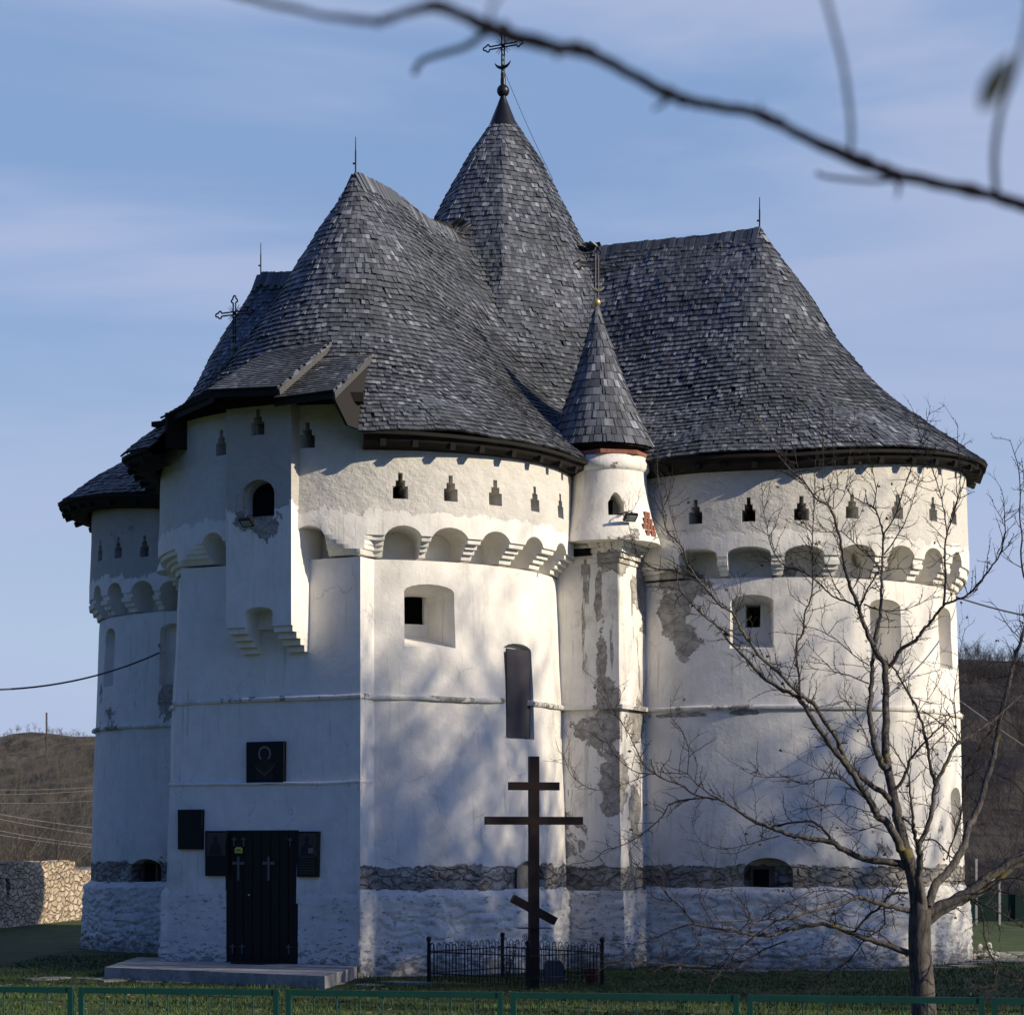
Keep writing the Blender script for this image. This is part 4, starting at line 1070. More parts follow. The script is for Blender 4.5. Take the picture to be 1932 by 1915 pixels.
tag(m.build('doormat', M_door, fix=True), 'dark doormat on the concrete step at the church door', 'doormat')
def flag_path(pts, width, step=.55):
    m = MB()
    for a, b in zip(pts, pts[1:]):
        L = (b-a).length; d = (b-a).normalized(); s_ = Vector((-d.y, d.x, 0)); n = max(1, int(L/step)); rws = max(1, int(width/.5))
        for i in range(n):
            for r_ in range(rws):
                if random.random() < .12: continue
                c_ = a+d*(L*(i+.5)/n+random.uniform(-.05, .05))+s_*((r_-(rws-1)/2)*.5); poly = []
                for k in range(7):
                    an = 2*math.pi*k/7+random.uniform(-.2, .2); rr_ = random.uniform(.20, .30); poly.append((c_.x+math.cos(an)*rr_*1.1, c_.y+math.sin(an)*rr_))
                h = random.uniform(.012, .03); m.prism(poly, lambda p: Vector((p[0], p[1], h)), lambda p: Vector((p[0], p[1], -.04)))
    return m
m = flag_path([gp(60, 1846), gp(400, 1852), gp(640, 1858), gp(800, 1853)], 1.1)
m2 = flag_path([Vector((2.9, 39.9, 0)), Vector((4.6, 39.9, 0)), Vector((7.0, 40.5, 0)), Vector((8.9, 42.2, 0)), Vector((10.2, 44.6, 0)), Vector((10.4, 47, 0))], 1.0); m.add(m2.v, m2.f)
tag(m.build('path', M_flag, fix=True), kind='structure')
# a heap of lime at the far right foot of the church
m = MB()
for k in range(60):
    an, rr_ = random.uniform(0, 6.28), random.random()**.6*.33; h = .42*(1-rr_/.36); p = Vector((9.38+math.cos(an)*rr_, 44.2+math.sin(an)*rr_, random.random()*h)); s_ = random.uniform(.02, .055)
    m.lathe(p, [(.01, -s_), (s_, -s_*.4), (s_*.9, s_*.4), (.01, s_)], 6)
tag(m.build('rubble_heap', M_plinth), 'small heap of white rubble at the right foot of the church', 'rubble')

# grass blades
rng = np.random.default_rng(3); N_ = 62000
bx = rng.uniform(-9.5, 12.5, N_); by = 26.5+(rng.random(N_)**1.2)*19
keep = np.ones(N_, bool)
for k in TOWER: keep &= np.hypot(bx-TOWER[k].x, by-TOWER[k].y) > 4.15
v_ = np.array([noise.noise(Vector((x*.9, y*.9, 0))) for x, y in zip(bx[::1], by[::1])])
keep &= v_ > -.42
inslab = ((bx-FC.x)*U.x+(by-FC.y)*U.y > 3.2) & (by > 34.9-.6*(bx+2.9)) & (bx < -2.55) & (bx > -7)
keep &= ~inslab
bx, by, v_ = bx[keep], by[keep], v_[keep]; n = len(bx); h = rng.uniform(.025, .065, n)*(1+v_*.8); an = rng.uniform(0, 6.28, n); wv = rng.uniform(.006, .014, n); ln = rng.uniform(-.03, .03, (n, 2))
V3 = np.empty((n, 3, 3)); V3[:, 0] = np.c_[bx-np.cos(an)*wv, by-np.sin(an)*wv, np.full(n, -.002)]; V3[:, 1] = np.c_[bx+np.cos(an)*wv, by+np.sin(an)*wv, np.full(n, -.002)]; V3[:, 2] = np.c_[bx+ln[:, 0], by+ln[:, 1], h]
me = bpy.data.meshes.new('grass'); me.from_pydata(V3.reshape(-1, 3).tolist(), [], np.arange(3*n).reshape(-1, 3).tolist()); me.materials.append(M_grass)
o = bpy.data.objects.new('grass', me); COL.objects.link(o); tag(o, 'short green grass between fence and church', 'grass', kind='stuff')

rng = np.random.default_rng(9); m = MB()
for _ in range(2600):
    x, y = rng.uniform(-9, 12), rng.uniform(27, 45)
    if any(math.hypot(x-TOWER[k].x, y-TOWER[k].y) < 4.1 for k in TOWER): continue
    if noise.noise(Vector((x*.6, y*.6, 8))) < -.1: continue
    c_ = Vector((x, y, rng.uniform(.02, .055))); a_ = rng.uniform(0, 6.28); s_ = rng.uniform(.018, .045); d_ = Vector((math.cos(a_), math.sin(a_), rng.uniform(-.4, .4)))*s_; e_ = Vector((-math.sin(a_), math.cos(a_), rng.uniform(-.4, .4)))*s_*.6
    m.add([c_-d_, c_+e_, c_+d_, c_-e_], [(0, 1, 2, 3)])
tag(m.build('leaf_litter', simple('fallen leaves', (0.20, 0.14, 0.075), .9, var=.5, scale=9)), 'fallen brown leaves scattered over the grass', 'leaves', kind='stuff')

# ------------------------------------------------------------------ the wooden three-bar cross
def at(px, Yd, py=None, z=None):
    x = (px-CX)*Yd/F_PX; return Vector((x, Yd, z if z is not None else CAMZ+(HY-py)*Yd/F_PX))
YC = 35.1
cr_ = empty('orthodox_cross', at(1007, YC, z=0), 'tall dark brown three-bar wooden cross in front of the church', 'cross', rz=R_(6))
Xc = Vector((math.cos(R_(6)), math.sin(R_(6)), 0)); Yc_ = Vector((-math.sin(R_(6)), math.cos(R_(6)), 0)); B_ = at(1007, YC, z=0)
ztop_ = at(1007, YC, 1427).z; m = MB(); m.box(B_+Z*(ztop_/2-.05), (.15, .15, ztop_+.1), (Xc, Yc_, Z)); m.build('post', M_crosswood, cr_)
for py, L, tilt_ in ((1483, .80, 0), (1548, 1.56, 0), (1716, .78, -28)):
    zc = at(1007, YC, py).z; d = Xc*math.cos(R_(tilt_))+Z*math.sin(R_(tilt_)); u_ = Z*math.cos(R_(tilt_))-Xc*math.sin(R_(tilt_))
    m = MB(); m.box(B_+Z*zc-Yc_*.004, (L, .158, .125), (d, Yc_, u_)); o = m.build('crossbar', M_crosswood, cr_)
    if tilt_: tag(o, 'slanted lower crossbar')
m = MB(); zc = at(1007, YC, 1750).z; m.box(B_+Z*zc-Yc_*.02, (.50, .30, .015), (Xc, Yc_, Z))
for s in (-1, 1):
    m.tube([B_+Xc*s*(.09+.055*(1-k/22)*math.cos(k*.62)+.06)+Z*(zc-.14+.055*(1-k/22)*math.sin(k*.62))-Yc_*.1 for k in range(20)], .006, 4)
m.build('shelf', M_metal, cr_)

# grave enclosure: posts and hooped rails
cor = [at(809, 36.2, z=0), at(948, 38.0, z=0), at(1136, 35.9, z=0), at(1000, 34.6, z=0)]
cor = [at(809, 36.2, z=0), at(948, 37.9, z=0), at(1136, 35.9, z=0), at(996, 34.7, z=0)]
enc = empty('grave_railing', (cor[0]+cor[2])/2, 'low black hooped iron railing around the foot of the wooden cross', 'railing')
for i, p in enumerate(cor):
    m = MB(); m.box(p+Z*.34, (.055, .055, .70)); m.sphere(p+Z*.73, .042, 8); m.lathe(p+Z*.69, [(.04, 0), (.04, .015)], 8); m.build('post', M_metal, enc)
    q = cor[(i+1) % 4]; m = MB(); d = (q-p); L = d.length; d.normalize()
    for zz in (.17, .52): m.tube([p+Z*zz, q+Z*zz], .011, 5)
    nb = int(L/.16)
    for k in range(nb):
        c_ = p+d*(L*(k+.5)/nb); r_ = .045; pts = [c_-d*r_+Z*.05]+[c_+d*(-r_*math.cos(math.pi*t/8))+Z*(.60+r_*math.sin(math.pi*t/8)*1.3) for t in range(9)]+[c_+d*r_+Z*.05]
        m.tube(pts, .0075, 4)
    m.build('hooped_rail', M_metal, enc)
m = MB(); p = at(1045, 36.6, z=0); m.prism([(-.17, 0), (.17, 0), (.16, .30), (.10, .36), (-.12, .36), (-.16, .30)], lambda q: p+Vector((q[0], -.06, q[1])), lambda q: p+Vector((q[0], .06, q[1]))); m.box(p+Vector((0, 0, .02)), (.5, .3, .06))
tag(m.build('headstone', M_grave, fix=True), 'small dark grey headstone inside the black railing', 'headstone')
m = MB(); p = at(1119, 36.3, z=0); m.lathe(p, [(.10, 0), (.13, .06), (.17, .22), (.18, .25), (.15, .25)], 14)
tag(m.build('flower_pot', M_brick, smooth=40), 'reddish flower pot inside the right corner of the railing', 'pot')
rose = empty('rose_bush', at(956, 36.9, z=0), 'thin thorny rose bush with few leaves inside the black railing', 'plant')
m, ml = MB(), MB(); p0 = at(956, 36.9, z=0)
for k in range(7):
    an = random.uniform(0, 6.28); pts = [p0+Vector((math.cos(an)*.03*t+random.uniform(-.02, .02), math.sin(an)*.03*t, .09*t)) for t in range(8)]; m.tube(pts, [.008-.0008*t for t in range(8)], 4)
    for q in pts[2:]:
        for _ in range(2):
            c_ = q+Vector((random.uniform(-.07, .07), random.uniform(-.07, .07), random.uniform(-.04, .05))); s_ = random.uniform(.012, .028); dv = Vector((random.uniform(-1, 1), random.uniform(-1, 1), random.uniform(-.5, .5))).normalized(); e_ = dv.orthogonal().normalized()
            ml.add([c_-dv*s_, c_+e_*s_*.6, c_+dv*s_, c_-e_*s_*.6], [(0, 1, 2, 3)])
m.build('stems', M_twig, rose); ml.build('leaves', M_leafg, rose)

# ------------------------------------------------------------------ green panel fence in the foreground
YF0, YF1 = 21.5, 19.8
def fence_pt(px): 
    k = (px-CX)/F_PX; xa, ya = (0-CX)/F_PX*YF0, YF0; xb, yb = (1932-CX)/F_PX*YF1, YF1
    dx, dy = xb-xa, yb-ya; t = (k*ya-xa)/(dx-k*dy); return Vector((xa+dx*t, ya+dy*t, 0))
edges = [(-240, 138), (149, 526), (540, 949), (964, 1394), (1410, 1857), (1871, 2330)]
side_words = ['leftmost green fence panel, cut by the left picture edge', 'green fence panel in front of the concrete step', 'green fence panel before the hooped railing and its cross', 'green fence panel just left of the walnut trunk', 'green fence panel crossing the walnut trunk', 'rightmost green fence panel, cut by the right picture edge']
for (e0, e1), lab in zip(edges, side_words):
    p, q = fence_pt(e0), fence_pt(e1); d = (q-p); L = d.length; d.normalize(); s_ = Vector((-d.y, d.x, 0)); zt = .87
    o = empty('fence_panel', p, lab, 'fence panel', 'green metal fence panels in the foreground')
    m = MB()
    m.box((p+q)/2+Z*(zt-.03), (L, .03, .058), (d, s_, Z)); m.box((p+q)/2+Z*.10, (L, .03, .05), (d, s_, Z))
    for w_ in (p+d*.025, q-d*.025): m.box(w_+Z*(zt/2-.0)-s_*.002, (.05, .036, zt+.004), (d, s_, Z))
    m.build('panel_frame', M_green, o)
    nb = 8
    for k in range(nb):
        c_ = p+d*(.05+(L-.1)*(k+1)/(nb+1)+random.uniform(-.008, .008)); m = MB(); m.tube([c_+Z*.10, c_+Z*(zt-.05)], .0075, 6); m.build('bar', M_green, o)
    if e1 < 2000: pass
# ------------------------------------------------------------------ stone wall, house, poles at the left
m = MB(); A_, B2_ = Vector((-14.94, 53, 0)), Vector((-12.99, 72, 0))
d = (B2_-A_); L = d.length; d.normalize(); s_ = Vector((-d.y, d.x, 0))*-1
ns, nzz = 150, 18
for side in (0, 1):
    for j in range(nzz+1):
        for i in range(ns+1):
            t = i/ns; x_ = L*t; topz = 1.80+.10*noise.noise(Vector((x_*.8, 0, 0)))+.06*noise.noise(Vector((x_*3, 5, 0)))-(.28 if x_/L > .80 else 0)
            z_ = -.35+(topz+.35)*j/nzz; q = A_+d*x_+Z*z_
            dd, _ = noise.voronoi(Vector((x_*1.6, z_*3.6, 40+side))); disp = .05*(math.sqrt(min(.35, dd[1]-dd[0])/.35)-.6)
            m.v.append(tuple(q+s_*(disp if side == 0 else -.55-disp)))
def idx_(side, j, i): return side*(nzz+1)*(ns+1)+j*(ns+1)+i
for j in range(nzz):
    for i in range(ns):
        m.f.append((idx_(0, j, i), idx_(0, j, i+1), idx_(0, j+1, i+1), idx_(0, j+1, i))); m.f.append((idx_(1, j, i+1), idx_(1, j, i), idx_(1, j+1, i), idx_(1, j+1, i+1)))
for i in range(ns): m.f.append((idx_(0, nzz, i), idx_(0, nzz, i+1), idx_(1, nzz, i+1), idx_(1, nzz, i)))
for i in (0, ns):
    for j in range(nzz): m.f.append((idx_(0, j, i), idx_(0, j+1, i), idx_(1, j+1, i), idx_(1, j, i)))
swall = m.build('stone_wall', M_rubble, fix=True, smooth=50); tag(swall, 'old rubble stone wall at left, half in sun, half in shade', 'wall')
cut = MB(); pc = A_+d*(L*.47)+Z*1.08; cut.box(pc, (.30, 2.5, .55), (d, s_, Z)); 
boolean(swall, [cut]); smooth(swall, 50)
hs = empty('house', (-17.6, 96, -5), 'distant low house with grey roof and brick chimney behind the stone wall', 'house')
hp = Vector((-17.0, 96, -5)); m = MB(); m.box(hp+Z*1.8, (9, 7, 5.0)); m.build('wall', M_rubble, hs)
m = MB()
za, zb_ = 4.9, 6.65; e0, e1 = hp+Vector((-3.0, -3.8, za)), hp+Vector((5.0, -3.8, za-.0)); r0, r1 = hp+Vector((-2.4, 0, zb_-.3)), hp+Vector((4.9, 0, zb_+.1)); f0, f1 = hp+Vector((-3, 3.8, za)), hp+Vector((5, 3.8, za))
m.add([e0, e1, r1, r0, f0, f1], [(0, 1, 2, 3), (3, 2, 5, 4), (0, 3, 4), (1, 5, 2)]); m.add([p-Z*.15 for p in (e0, e1, r1, r0, f0, f1)], [(0, 3, 2, 1), (3, 4, 5, 2)])
ro = m.build('roof', simple('pale slate roof', (0.16, 0.165, 0.165), .8, var=.3, scale=2), hs)
m = MB(); m.box(hp+Vector((2.6, -.3, 6.75)), (.36, .36, .95)); m.box(hp+Vector((2.6, -.3, 7.25)), (.44, .44, .10)); m.build('chimney', M_brick, ro)
hs2 = empty('house', (-23.8, 100, -5), 'white house gable barely showing at the left picture edge', 'house')
hp = Vector((-24.4, 100, -5)); m = MB(); m.prism([(-2.6, 0), (2.6, 0), (2.6, 4.6), (0, 7.1), (-2.6, 4.6)], lambda q: hp+Vector((q[0], -3, q[1])), lambda q: hp+Vector((q[0], 3, q[1]))); m.build('wall', M_plinth, hs2, fix=True)
m = MB(); m.add([hp+Vector((-3, -3.2, 4.3)), hp+Vector((0, -3.2, 7.25)), hp+Vector((0, 3.2, 7.25)), hp+Vector((-3, 3.2, 4.3)), hp+Vector((3, -3.2, 4.3)), hp+Vector((3, 3.2, 4.3))], [(0, 1, 2, 3), (1, 4, 5, 2)]); m.build('roof', M_board, hs2)
# beehive-like white boxes far in the brush
for i, px in enumerate((138, 148, 158, 176, 187, 206)):
    Yd = 118; x = (px-CX)/F_PX*Yd
    sz = .35 if i < 3 else .75
    base = CAMZ+(HY-1496)*0
    zc = CAMZ-(1498-1600)*0-0
    z_ = terrain_h(x, Yd)
    m = MB(); m.box((x*1.0, Yd, z_+.35), (sz, .5, .5)); m.prism([(-sz*.6, 0), (sz*.6, 0), (0, .2)], lambda q: Vector((x+q[0], Yd-.3, z_+.61+q[1])), lambda q: Vector((x+q[0], Yd+.3, z_+.61+q[1])))
    if px < 180: tag(m.build('beehive', M_white, fix=True), ('leftmost', 'second', 'third', 'rightmost')[i]+' tiny pale box standing in the far brush at left', 'beehive', 'pale boxes in the far brush')

# wires
def wire(pts, r, name, label, mat, sag=0.0, group=None):
    a, b = pts; m = MB(); m.tube([a.lerp(b, t/16)-Z*sag*4*(t/16)*(1-t/16) for t in range(17)], r, 5); tag(m.build(name, mat), label, 'cable', group)
TL = TOWER['left']; a1 = theta_px(TL, 3.8, 300)
wire((at(-60, 39, 1301), TL+Vector((math.cos(a1), math.sin(a1), 0))*3.8+Z*z_px(TL, 3.8, 300, 1232)), .018, 'power_cable', 'dark cable sagging from left picture edge to the shaded left tower', M_wire, .22)
wire((at(1800, 44.3, 1125), at(2100, 38, 1184)), .017, 'power_cable', 'dark cable leaving the right tower towards the right edge', M_wire, .1)
wire((at(1812, 46.5, 1322), at(2050, 44, 1480)), .011, 'power_cable', 'thin pale wire slanting down right of the right tower', M_wirel, .05)
for i, (y0, y1, mt) in enumerate(((1483, 1471, 0), (1492, 1477, 0), (1508, 1497, 0), (1528, 1548, 1), (1537, 1561, 1), (1559, 1581, 1), (1567, 1585, 1))):
    wire((at(-80, 74, y0-(y1-y0)*.4), at(400, 80, y1+(y1-y0)*1.2)), .008 if mt == 0 else .013, 'power_line', ['uppermost thin', 'second', 'third', 'fourth', 'fifth', 'sixth', 'lowest'][i]+' power line crossing the left hillside, counted from the top', M_wirel, .25, 'power lines over the left hillside')
m = MB(); p = at(88, 235, 1378); m.tube([p-Z*4, p+Z*1.9], .10, 5); tag(m.build('mast', M_brushdk), 'thin mast standing on the left hill skyline', 'mast')

# far right: low green fence and white frame
m = MB(); a, b = Vector((8.5, 67.5, 0)), Vector((24, 66, 0)); d = (b-a).normalized(); s_ = Vector((-d.y, d.x, 0))
fr_ = empty('far_fence', a, 'long dark green fence beyond the lawn at far right', 'fence'); M_green_shade = simple('green fence paint with shade', (0.005, 0.026, 0.022), .7)  # fence green darkened in colour for the shade it stands in
m.box((a+b)/2+Z*.42, ((b-a).length, .04, .80), (d, s_, Z)); m.build('panel', M_green_shade, fr_)
for k in range(8):
    m = MB(); m.box(a.lerp(b, k/7)+Z*.5-s_*.05, (.08, .08, 1.0), (d, s_, Z)); m.build('post', M_green_shade, fr_)
fz = empty('wellhead', at(1870, 64, z=0), 'white gate-like frame at far right beyond the lawn', 'frame')
m = MB(); wx = at(1842, 64, z=0); wy_ = at(1886, 64, z=0)
m.box(wx+Z*.95, (.06, .06, 1.9)); m.box(wy_+Z*.85, (.06, .06, 1.7)); m.build('post', M_white, fz)
m = MB(); m.box((wx+wy_)/2+Z*1.3, (.72, .05, .06)); m.build('crossbar', M_white, fz)

# ------------------------------------------------------------------ trees
def catmull(P, rad, sub=4):
    out, ro_ = [], []; n = len(P)
    for i in range(n-1):
        p0, p1, p2, p3 = P[max(i-1, 0)], P[i], P[i+1], P[min(i+2, n-1)]
        for k in range(sub):
            t = k/sub; out.append(0.5*((2*p1)+(p2-p0)*t+(2*p0-5*p1+4*p2-p3)*t*t+(3*p1-p0-3*p2+p3)*t*t*t)); ro_.append(rad[i]+(rad[i+1]-rad[i])*t)
    out.append(P[-1]); ro_.append(rad[-1]); return out, ro_
CR = {'A': (1054.2, 766.7, 4.282), 'B': (1484.8, 766.7, 4.282), 'C': (1054.2, 1182, 4.282), 'D': (1484.8, 1182, 4.282), 'E': (1054.2, 1533.3, 4.32), 'F': (1484.8, 1533.3, 4.32)}
BR = [
 "F 1125 1760 1115 1600 1105 1400 1085 1150 1080 950 1090 780|208 175",
 "F 1085 830 1060 650 1030 500 985 370 960 300|150 112",
 "F 975 345 925 290 880 180 810 80 D 714 1504 650 1370 560 1230 470 1100 350 950 230 790 110 600 0 520 C 1800 510 1640 400 1530 280 1420 170 1330 60 A 1380 1850 1290 1780 1180 1700 1080 1600 990 1490 950 1370|74 7",
 "F 975 350 935 160 900 20 D 860 1380 820 1200 800 950 800 600 795 400 795 300|100 52",
 "D 795 310 740 240 680 120 630 0 B 590 1680 570 1610 510 1450 470 1310 440 1120 400 960 370 870 330 800 230 740 130 600 0 480 A 1780 400 1680 230 1560 20|44 5",
 "D 800 330 850 290 920 190 1040 110 B 1100 1810 1180 1720 1260 1610 1350 1570 1460 1520 1550 1430 1640 1310 1720 1200 1760 1040 1760 900 1750 740|36 6",
 "B 1265 1600 1280 1400 1275 1200 1290 1040 1340 900 1390 700 1400 520 1380 300 1380 150|22 4",
 "B 1290 1040 1270 860 1220 640 1160 480 1100 320 1060 180 1055 80|12 4",
 "D 800 1150 760 1090 720 1000 690 850 670 700 680 500 690 300 710 120 B 720 1850 750 1700 760 1500 770 1300 775 1150 770 1000 750 930 700 820 600 770 520 720 480 650|60 7",
 "B 770 1080 800 1000 870 900 920 750 960 620 1010 480 1070 330 1110 200 1150 40|15 4",
 "B 785 1195 860 1100 930 980 990 850 1020 740 1060 600 1075 500|13 4",
 "B 700 820 720 680 690 520 660 400 640 250|10 3",
 "D 872 1450 800 1365 700 1290 600 1210 500 1120 430 980 370 850 290 740 220 630 120 560 0 440 C 1830 420 1700 310 1600 210 1520 90 A 1460 1780 1400 1660 1300 1600 1200 1480 1100 1370 1030 1240 990 1130 880 1010 850 900 830 720 800 580 800 340|52 4",
 "A 985 1130 960 1060 900 850 870 700 860 570|7 3", "A 1110 1390 1000 1350 900 1320 740 1300 640 1190 590 1050 540 880|13 4", "A 740 1300 650 1280 545 1190|6 3", "A 1380 1640 1430 1560 1470 1450 1440 1330|7 3", "A 1340 1850 1210 1700 1060 1670 960 1590 900 1550|7 3",
 "F 1110 800 1100 700 1070 560 1085 380 1065 240|72 50",
 "F 1068 260 1130 160 1180 0 D 1190 1320 1220 1240 1290 1090 1380 940 1500 870 1650 770 1730 700 1860 580 2000 480|46 18",
 "D 1200 1280 1160 1150 1130 950 1090 780 1040 640 960 500 880 360 830 310|30 14",
 "F 1066 250 1045 200 1030 100 D 1010 1480 990 1300 980 1190 940 1110 870 1000 830 930|32 5",
 "D 855 1330 930 1250 970 1150 1000 1070 1090 960 1180 870 1250 800 1330 720|32 9",
 "D 1000 1060 1020 900 1060 700 1160 560 1230 430 1190 330 1220 240|10 3",
 "D 880 1520 960 1560 1000 1600 1030 1700|20 18", "D 1105 1720 1200 1730 1270 1800 1350 1880|14 12", "D 1290 1880 1330 1750 1400 1550 1430 1300 1430 1150 1500 1050 1560 960 1680 800|14 9",
 "D 1020 640 960 450 930 300 980 200 1040 120 1090 30|10 3", "D 1090 680 1200 750 1320 850 1370 930|12 8", "D 1370 930 1360 700 1350 560 1370 400 1400 200 1420 100|10 4",
 "F 1165 770 1180 650 1230 560 1320 470 1390 360 1450 260 1480 100 D 1500 1560 1570 1400 1620 1220 1670 1040 1700 880 1720 740 1780 500 1830 300 1890 100 1950 -90|78 26",
 "F 1100 830 1250 760 1420 680 1550 590 1700 480 1932 330 2150 230|100 56",
 "F 1150 900 1250 820 1350 760 1500 690 1650 600 1850 450 2100 330|56 44",
 "F 1480 690 1570 760 1600 870 1610 1000 1650 1130 1710 1250 1700 1400 1740 1550 1790 1660|20 8", "F 1710 1250 1800 1280 1932 1380|9 7", "F 1500 690 1650 770 1800 850 1990 970|18 8", "F 1600 600 1750 640 1990 700|12 8", "F 1680 560 1850 530 2000 570|12 7",
 "F 1040 810 900 775 760 740 600 690 560 690 450 740 250 790 100 830 0 860 E 1650 870 1450 880 1280 880|46 8",
 "E 1780 875 1600 1000 1430 1140 1300 1250 1270 1310 1240 1390 1200 1500|15 5", "F 560 690 480 640 300 630 150 660 0 750 E 1720 850|11 5",
 "F 990 1150 830 1080 640 1020 500 970 300 905 120 930 0 950 E 1760 990 1660 1000 1550 985 1400 960 1270 940 1100 905|54 17",
 "E 1100 905 960 940 850 990 680 1060 590 1130 500 1220|11 4", "E 1110 900 1000 780 870 650 780 540 700 470 600 400 570 330|15 5",
 "F 540 980 620 880 760 760 830 680 900 650 985 655|20 20", "F 890 1100 740 980 600 950 400 900 200 820 50 680 0 590|13 5", "F 790 750 795 850 780 930 640 1030 560 1130 500 1210 380 1280 240 1370 90 1400|16 5",
 "F 970 440 880 400 700 390 560 350 430 280 340 230 130 200 0 170 E 1700 110 1580 60 C 1380 1440 1270 1380|66 20",
 "C 1280 1390 1180 1320 1080 1240 1040 1190 900 1185 830 1175|14 7", "C 1280 1395 1130 1370 980 1280 870 1240 780 1190 700 1130 620 980 540 820 440 680 390 550 370 480|18 4",
 "C 1240 1385 1050 1395 900 1430 850 1510 780 1590 650 1690 500 1770 370 1810 270 1890 110 1915|13 5", "C 780 1190 640 1180 540 1120 440 1010 370 880 350 790|10 4", "C 740 1190 560 1260 430 1300 300 1320 200 1280 100 1200 40 1040|8 3", "C 1040 1190 1050 1010 1000 850 910 730 905 580|10 4",
 "F 375 230 280 120 200 70 130 75 0 85 E 1740 110|24 14", "E 1800 190 1600 240 1400 290 1250 280 1150 220 1100 130 1090 60|11 4",
 "D 650 1400 560 1320 430 1230 260 1230 180 1270 50 1250 0 1215 C 1640 1215 1480 1150|14 5", "D 105 600 100 450 80 250 80 130 130 50 B 140 1680 190 1560 205 1400 205 1200 210 1000 220 750 230 370|22 4",
 "D 660 460 520 400 380 360 280 260 200 180 170 110|13 4", "D 520 400 300 350 130 340|8 3", "D 665 320 530 220 400 110 260 30 160 0|11 5", "D 690 680 560 620 450 600 380 620|7 3", "D 680 820 560 830 430 780|7 3",
 "B 560 1610 430 1560 360 1530 260 1430 180 1370 100 1320 0 1300 A 1760 1220 1700 1080 1680 960 1650 830 1640 640|16 4", "B 490 1580 390 1450 340 1340 260 1210 190 1170 60 1180|8 3",
 "B 590 1620 640 1500 700 1390 740 1300 600 1160 520 1080 440 1010 400 1015 230 1010 120 970 20 900|16 4", "B 375 830 300 720 290 400 290 0|9 3", "B 375 820 380 700 410 640 390 480 370 300 370 0|9 3", "B 380 830 440 760 480 640 500 470 540 120|7 3", "B 130 590 80 460 60 300 50 60|8 3",
 "B 620 1600 730 1640 820 1650 950 1640 1100 1580 1200 1500|14 4", "B 660 1400 700 1300 760 1290 820 1310 960 1310 1040 1280|9 3", "D 700 1040 640 900 560 720 480 600 460 400|8 3", "D 640 1370 520 1300 400 1200 250 1150 80 1060|9 3",
 "D 700 1500 600 1480 480 1440 300 1440 150 1480 0 1560|9 3", "D 760 1600 600 1640 480 1600 300 1450 200 1380|9 3", "F 880 180 700 120 560 160 420 150|9 4", "F 990 700 880 650 760 560 700 500|9 3", "F 1200 560 1330 560 1480 560 1600 600|8 6",
 "E 1480 960 1560 850 1500 740 1420 640 1290 600 1270 480 1200 400 1100 370|10 3", "E 1270 940 1200 800 1150 700 1140 600 1080 530|9 3", "F 430 960 350 1060 200 1150 80 1220|9 3", "F 500 970 600 1080 640 1180 760 1250|9 3", "E 1240 1250 1000 1240 780 1220 650 1210 400 1240|14 5", "E 1860 1040 1700 1100 1560 1180 1400 1230 1240 1250|12 12",
]
random.seed(11)
YT = 28.0; nodes = []
TRW, TWW = MB(), MB(); leaves = MB()
def P3(dx, dy, yd): return Vector(((dx-CX)*yd/F_PX, yd, CAMZ+(HY-dy)*yd/F_PX))
paths = []
for bi, s in enumerate(BR):
    body, wd_ = s.split('|'); w0_, w1_ = [float(v) for v in wd_.split()]; tk = body.split(); key = None; pts = []
    i = 0
    while i < len(tk):
        if tk[i] in CR: key = CR[tk[i]]; i += 1; continue
        pts.append((key[0]+float(tk[i])/key[2], key[1]+float(tk[i+1])/key[2])); i += 2
    # start depth from the nearest existing node
    y0 = YT
    if nodes:
        best = min(nodes, key=lambda q: (q[0]-pts[0][0])**2+(q[1]-pts[0][1])**2); y0 = best[2]
    ln = sum(math.hypot(a[0]-b[0], a[1]-b[1]) for a, b in zip(pts, pts[1:])); drift = 0 if bi < 2 else random.uniform(-.75, .75)*ln/150*.9
    P, RR = [], []; acc = 0
    for k, p in enumerate(pts):
        if k: acc += math.hypot(p[0]-pts[k-1][0], p[1]-pts[k-1][1])
        t = acc/max(ln, 1); yd = y0+drift*t; P.append(P3(p[0], p[1], yd)); w_ = (w0_+(w1_-w0_)*t**.75)/4.29; RR.append(w_/2*yd/F_PX); nodes.append((p[0], p[1], yd))
    C_, R2 = catmull(P, RR, 4)
    for k in range(1, len(C_)-1):
        if bi > 1: C_[k] = C_[k]+Vector((random.uniform(-1, 1), random.uniform(-1, 1), random.uniform(-1, 1)))*min(.012, R2[k]*.35+.003)
    (TRW if w0_ > 40 else TWW).tube(C_, R2, 12 if w0_ > 100 else (8 if w0_ > 20 else 5)); paths.append((C_, R2))
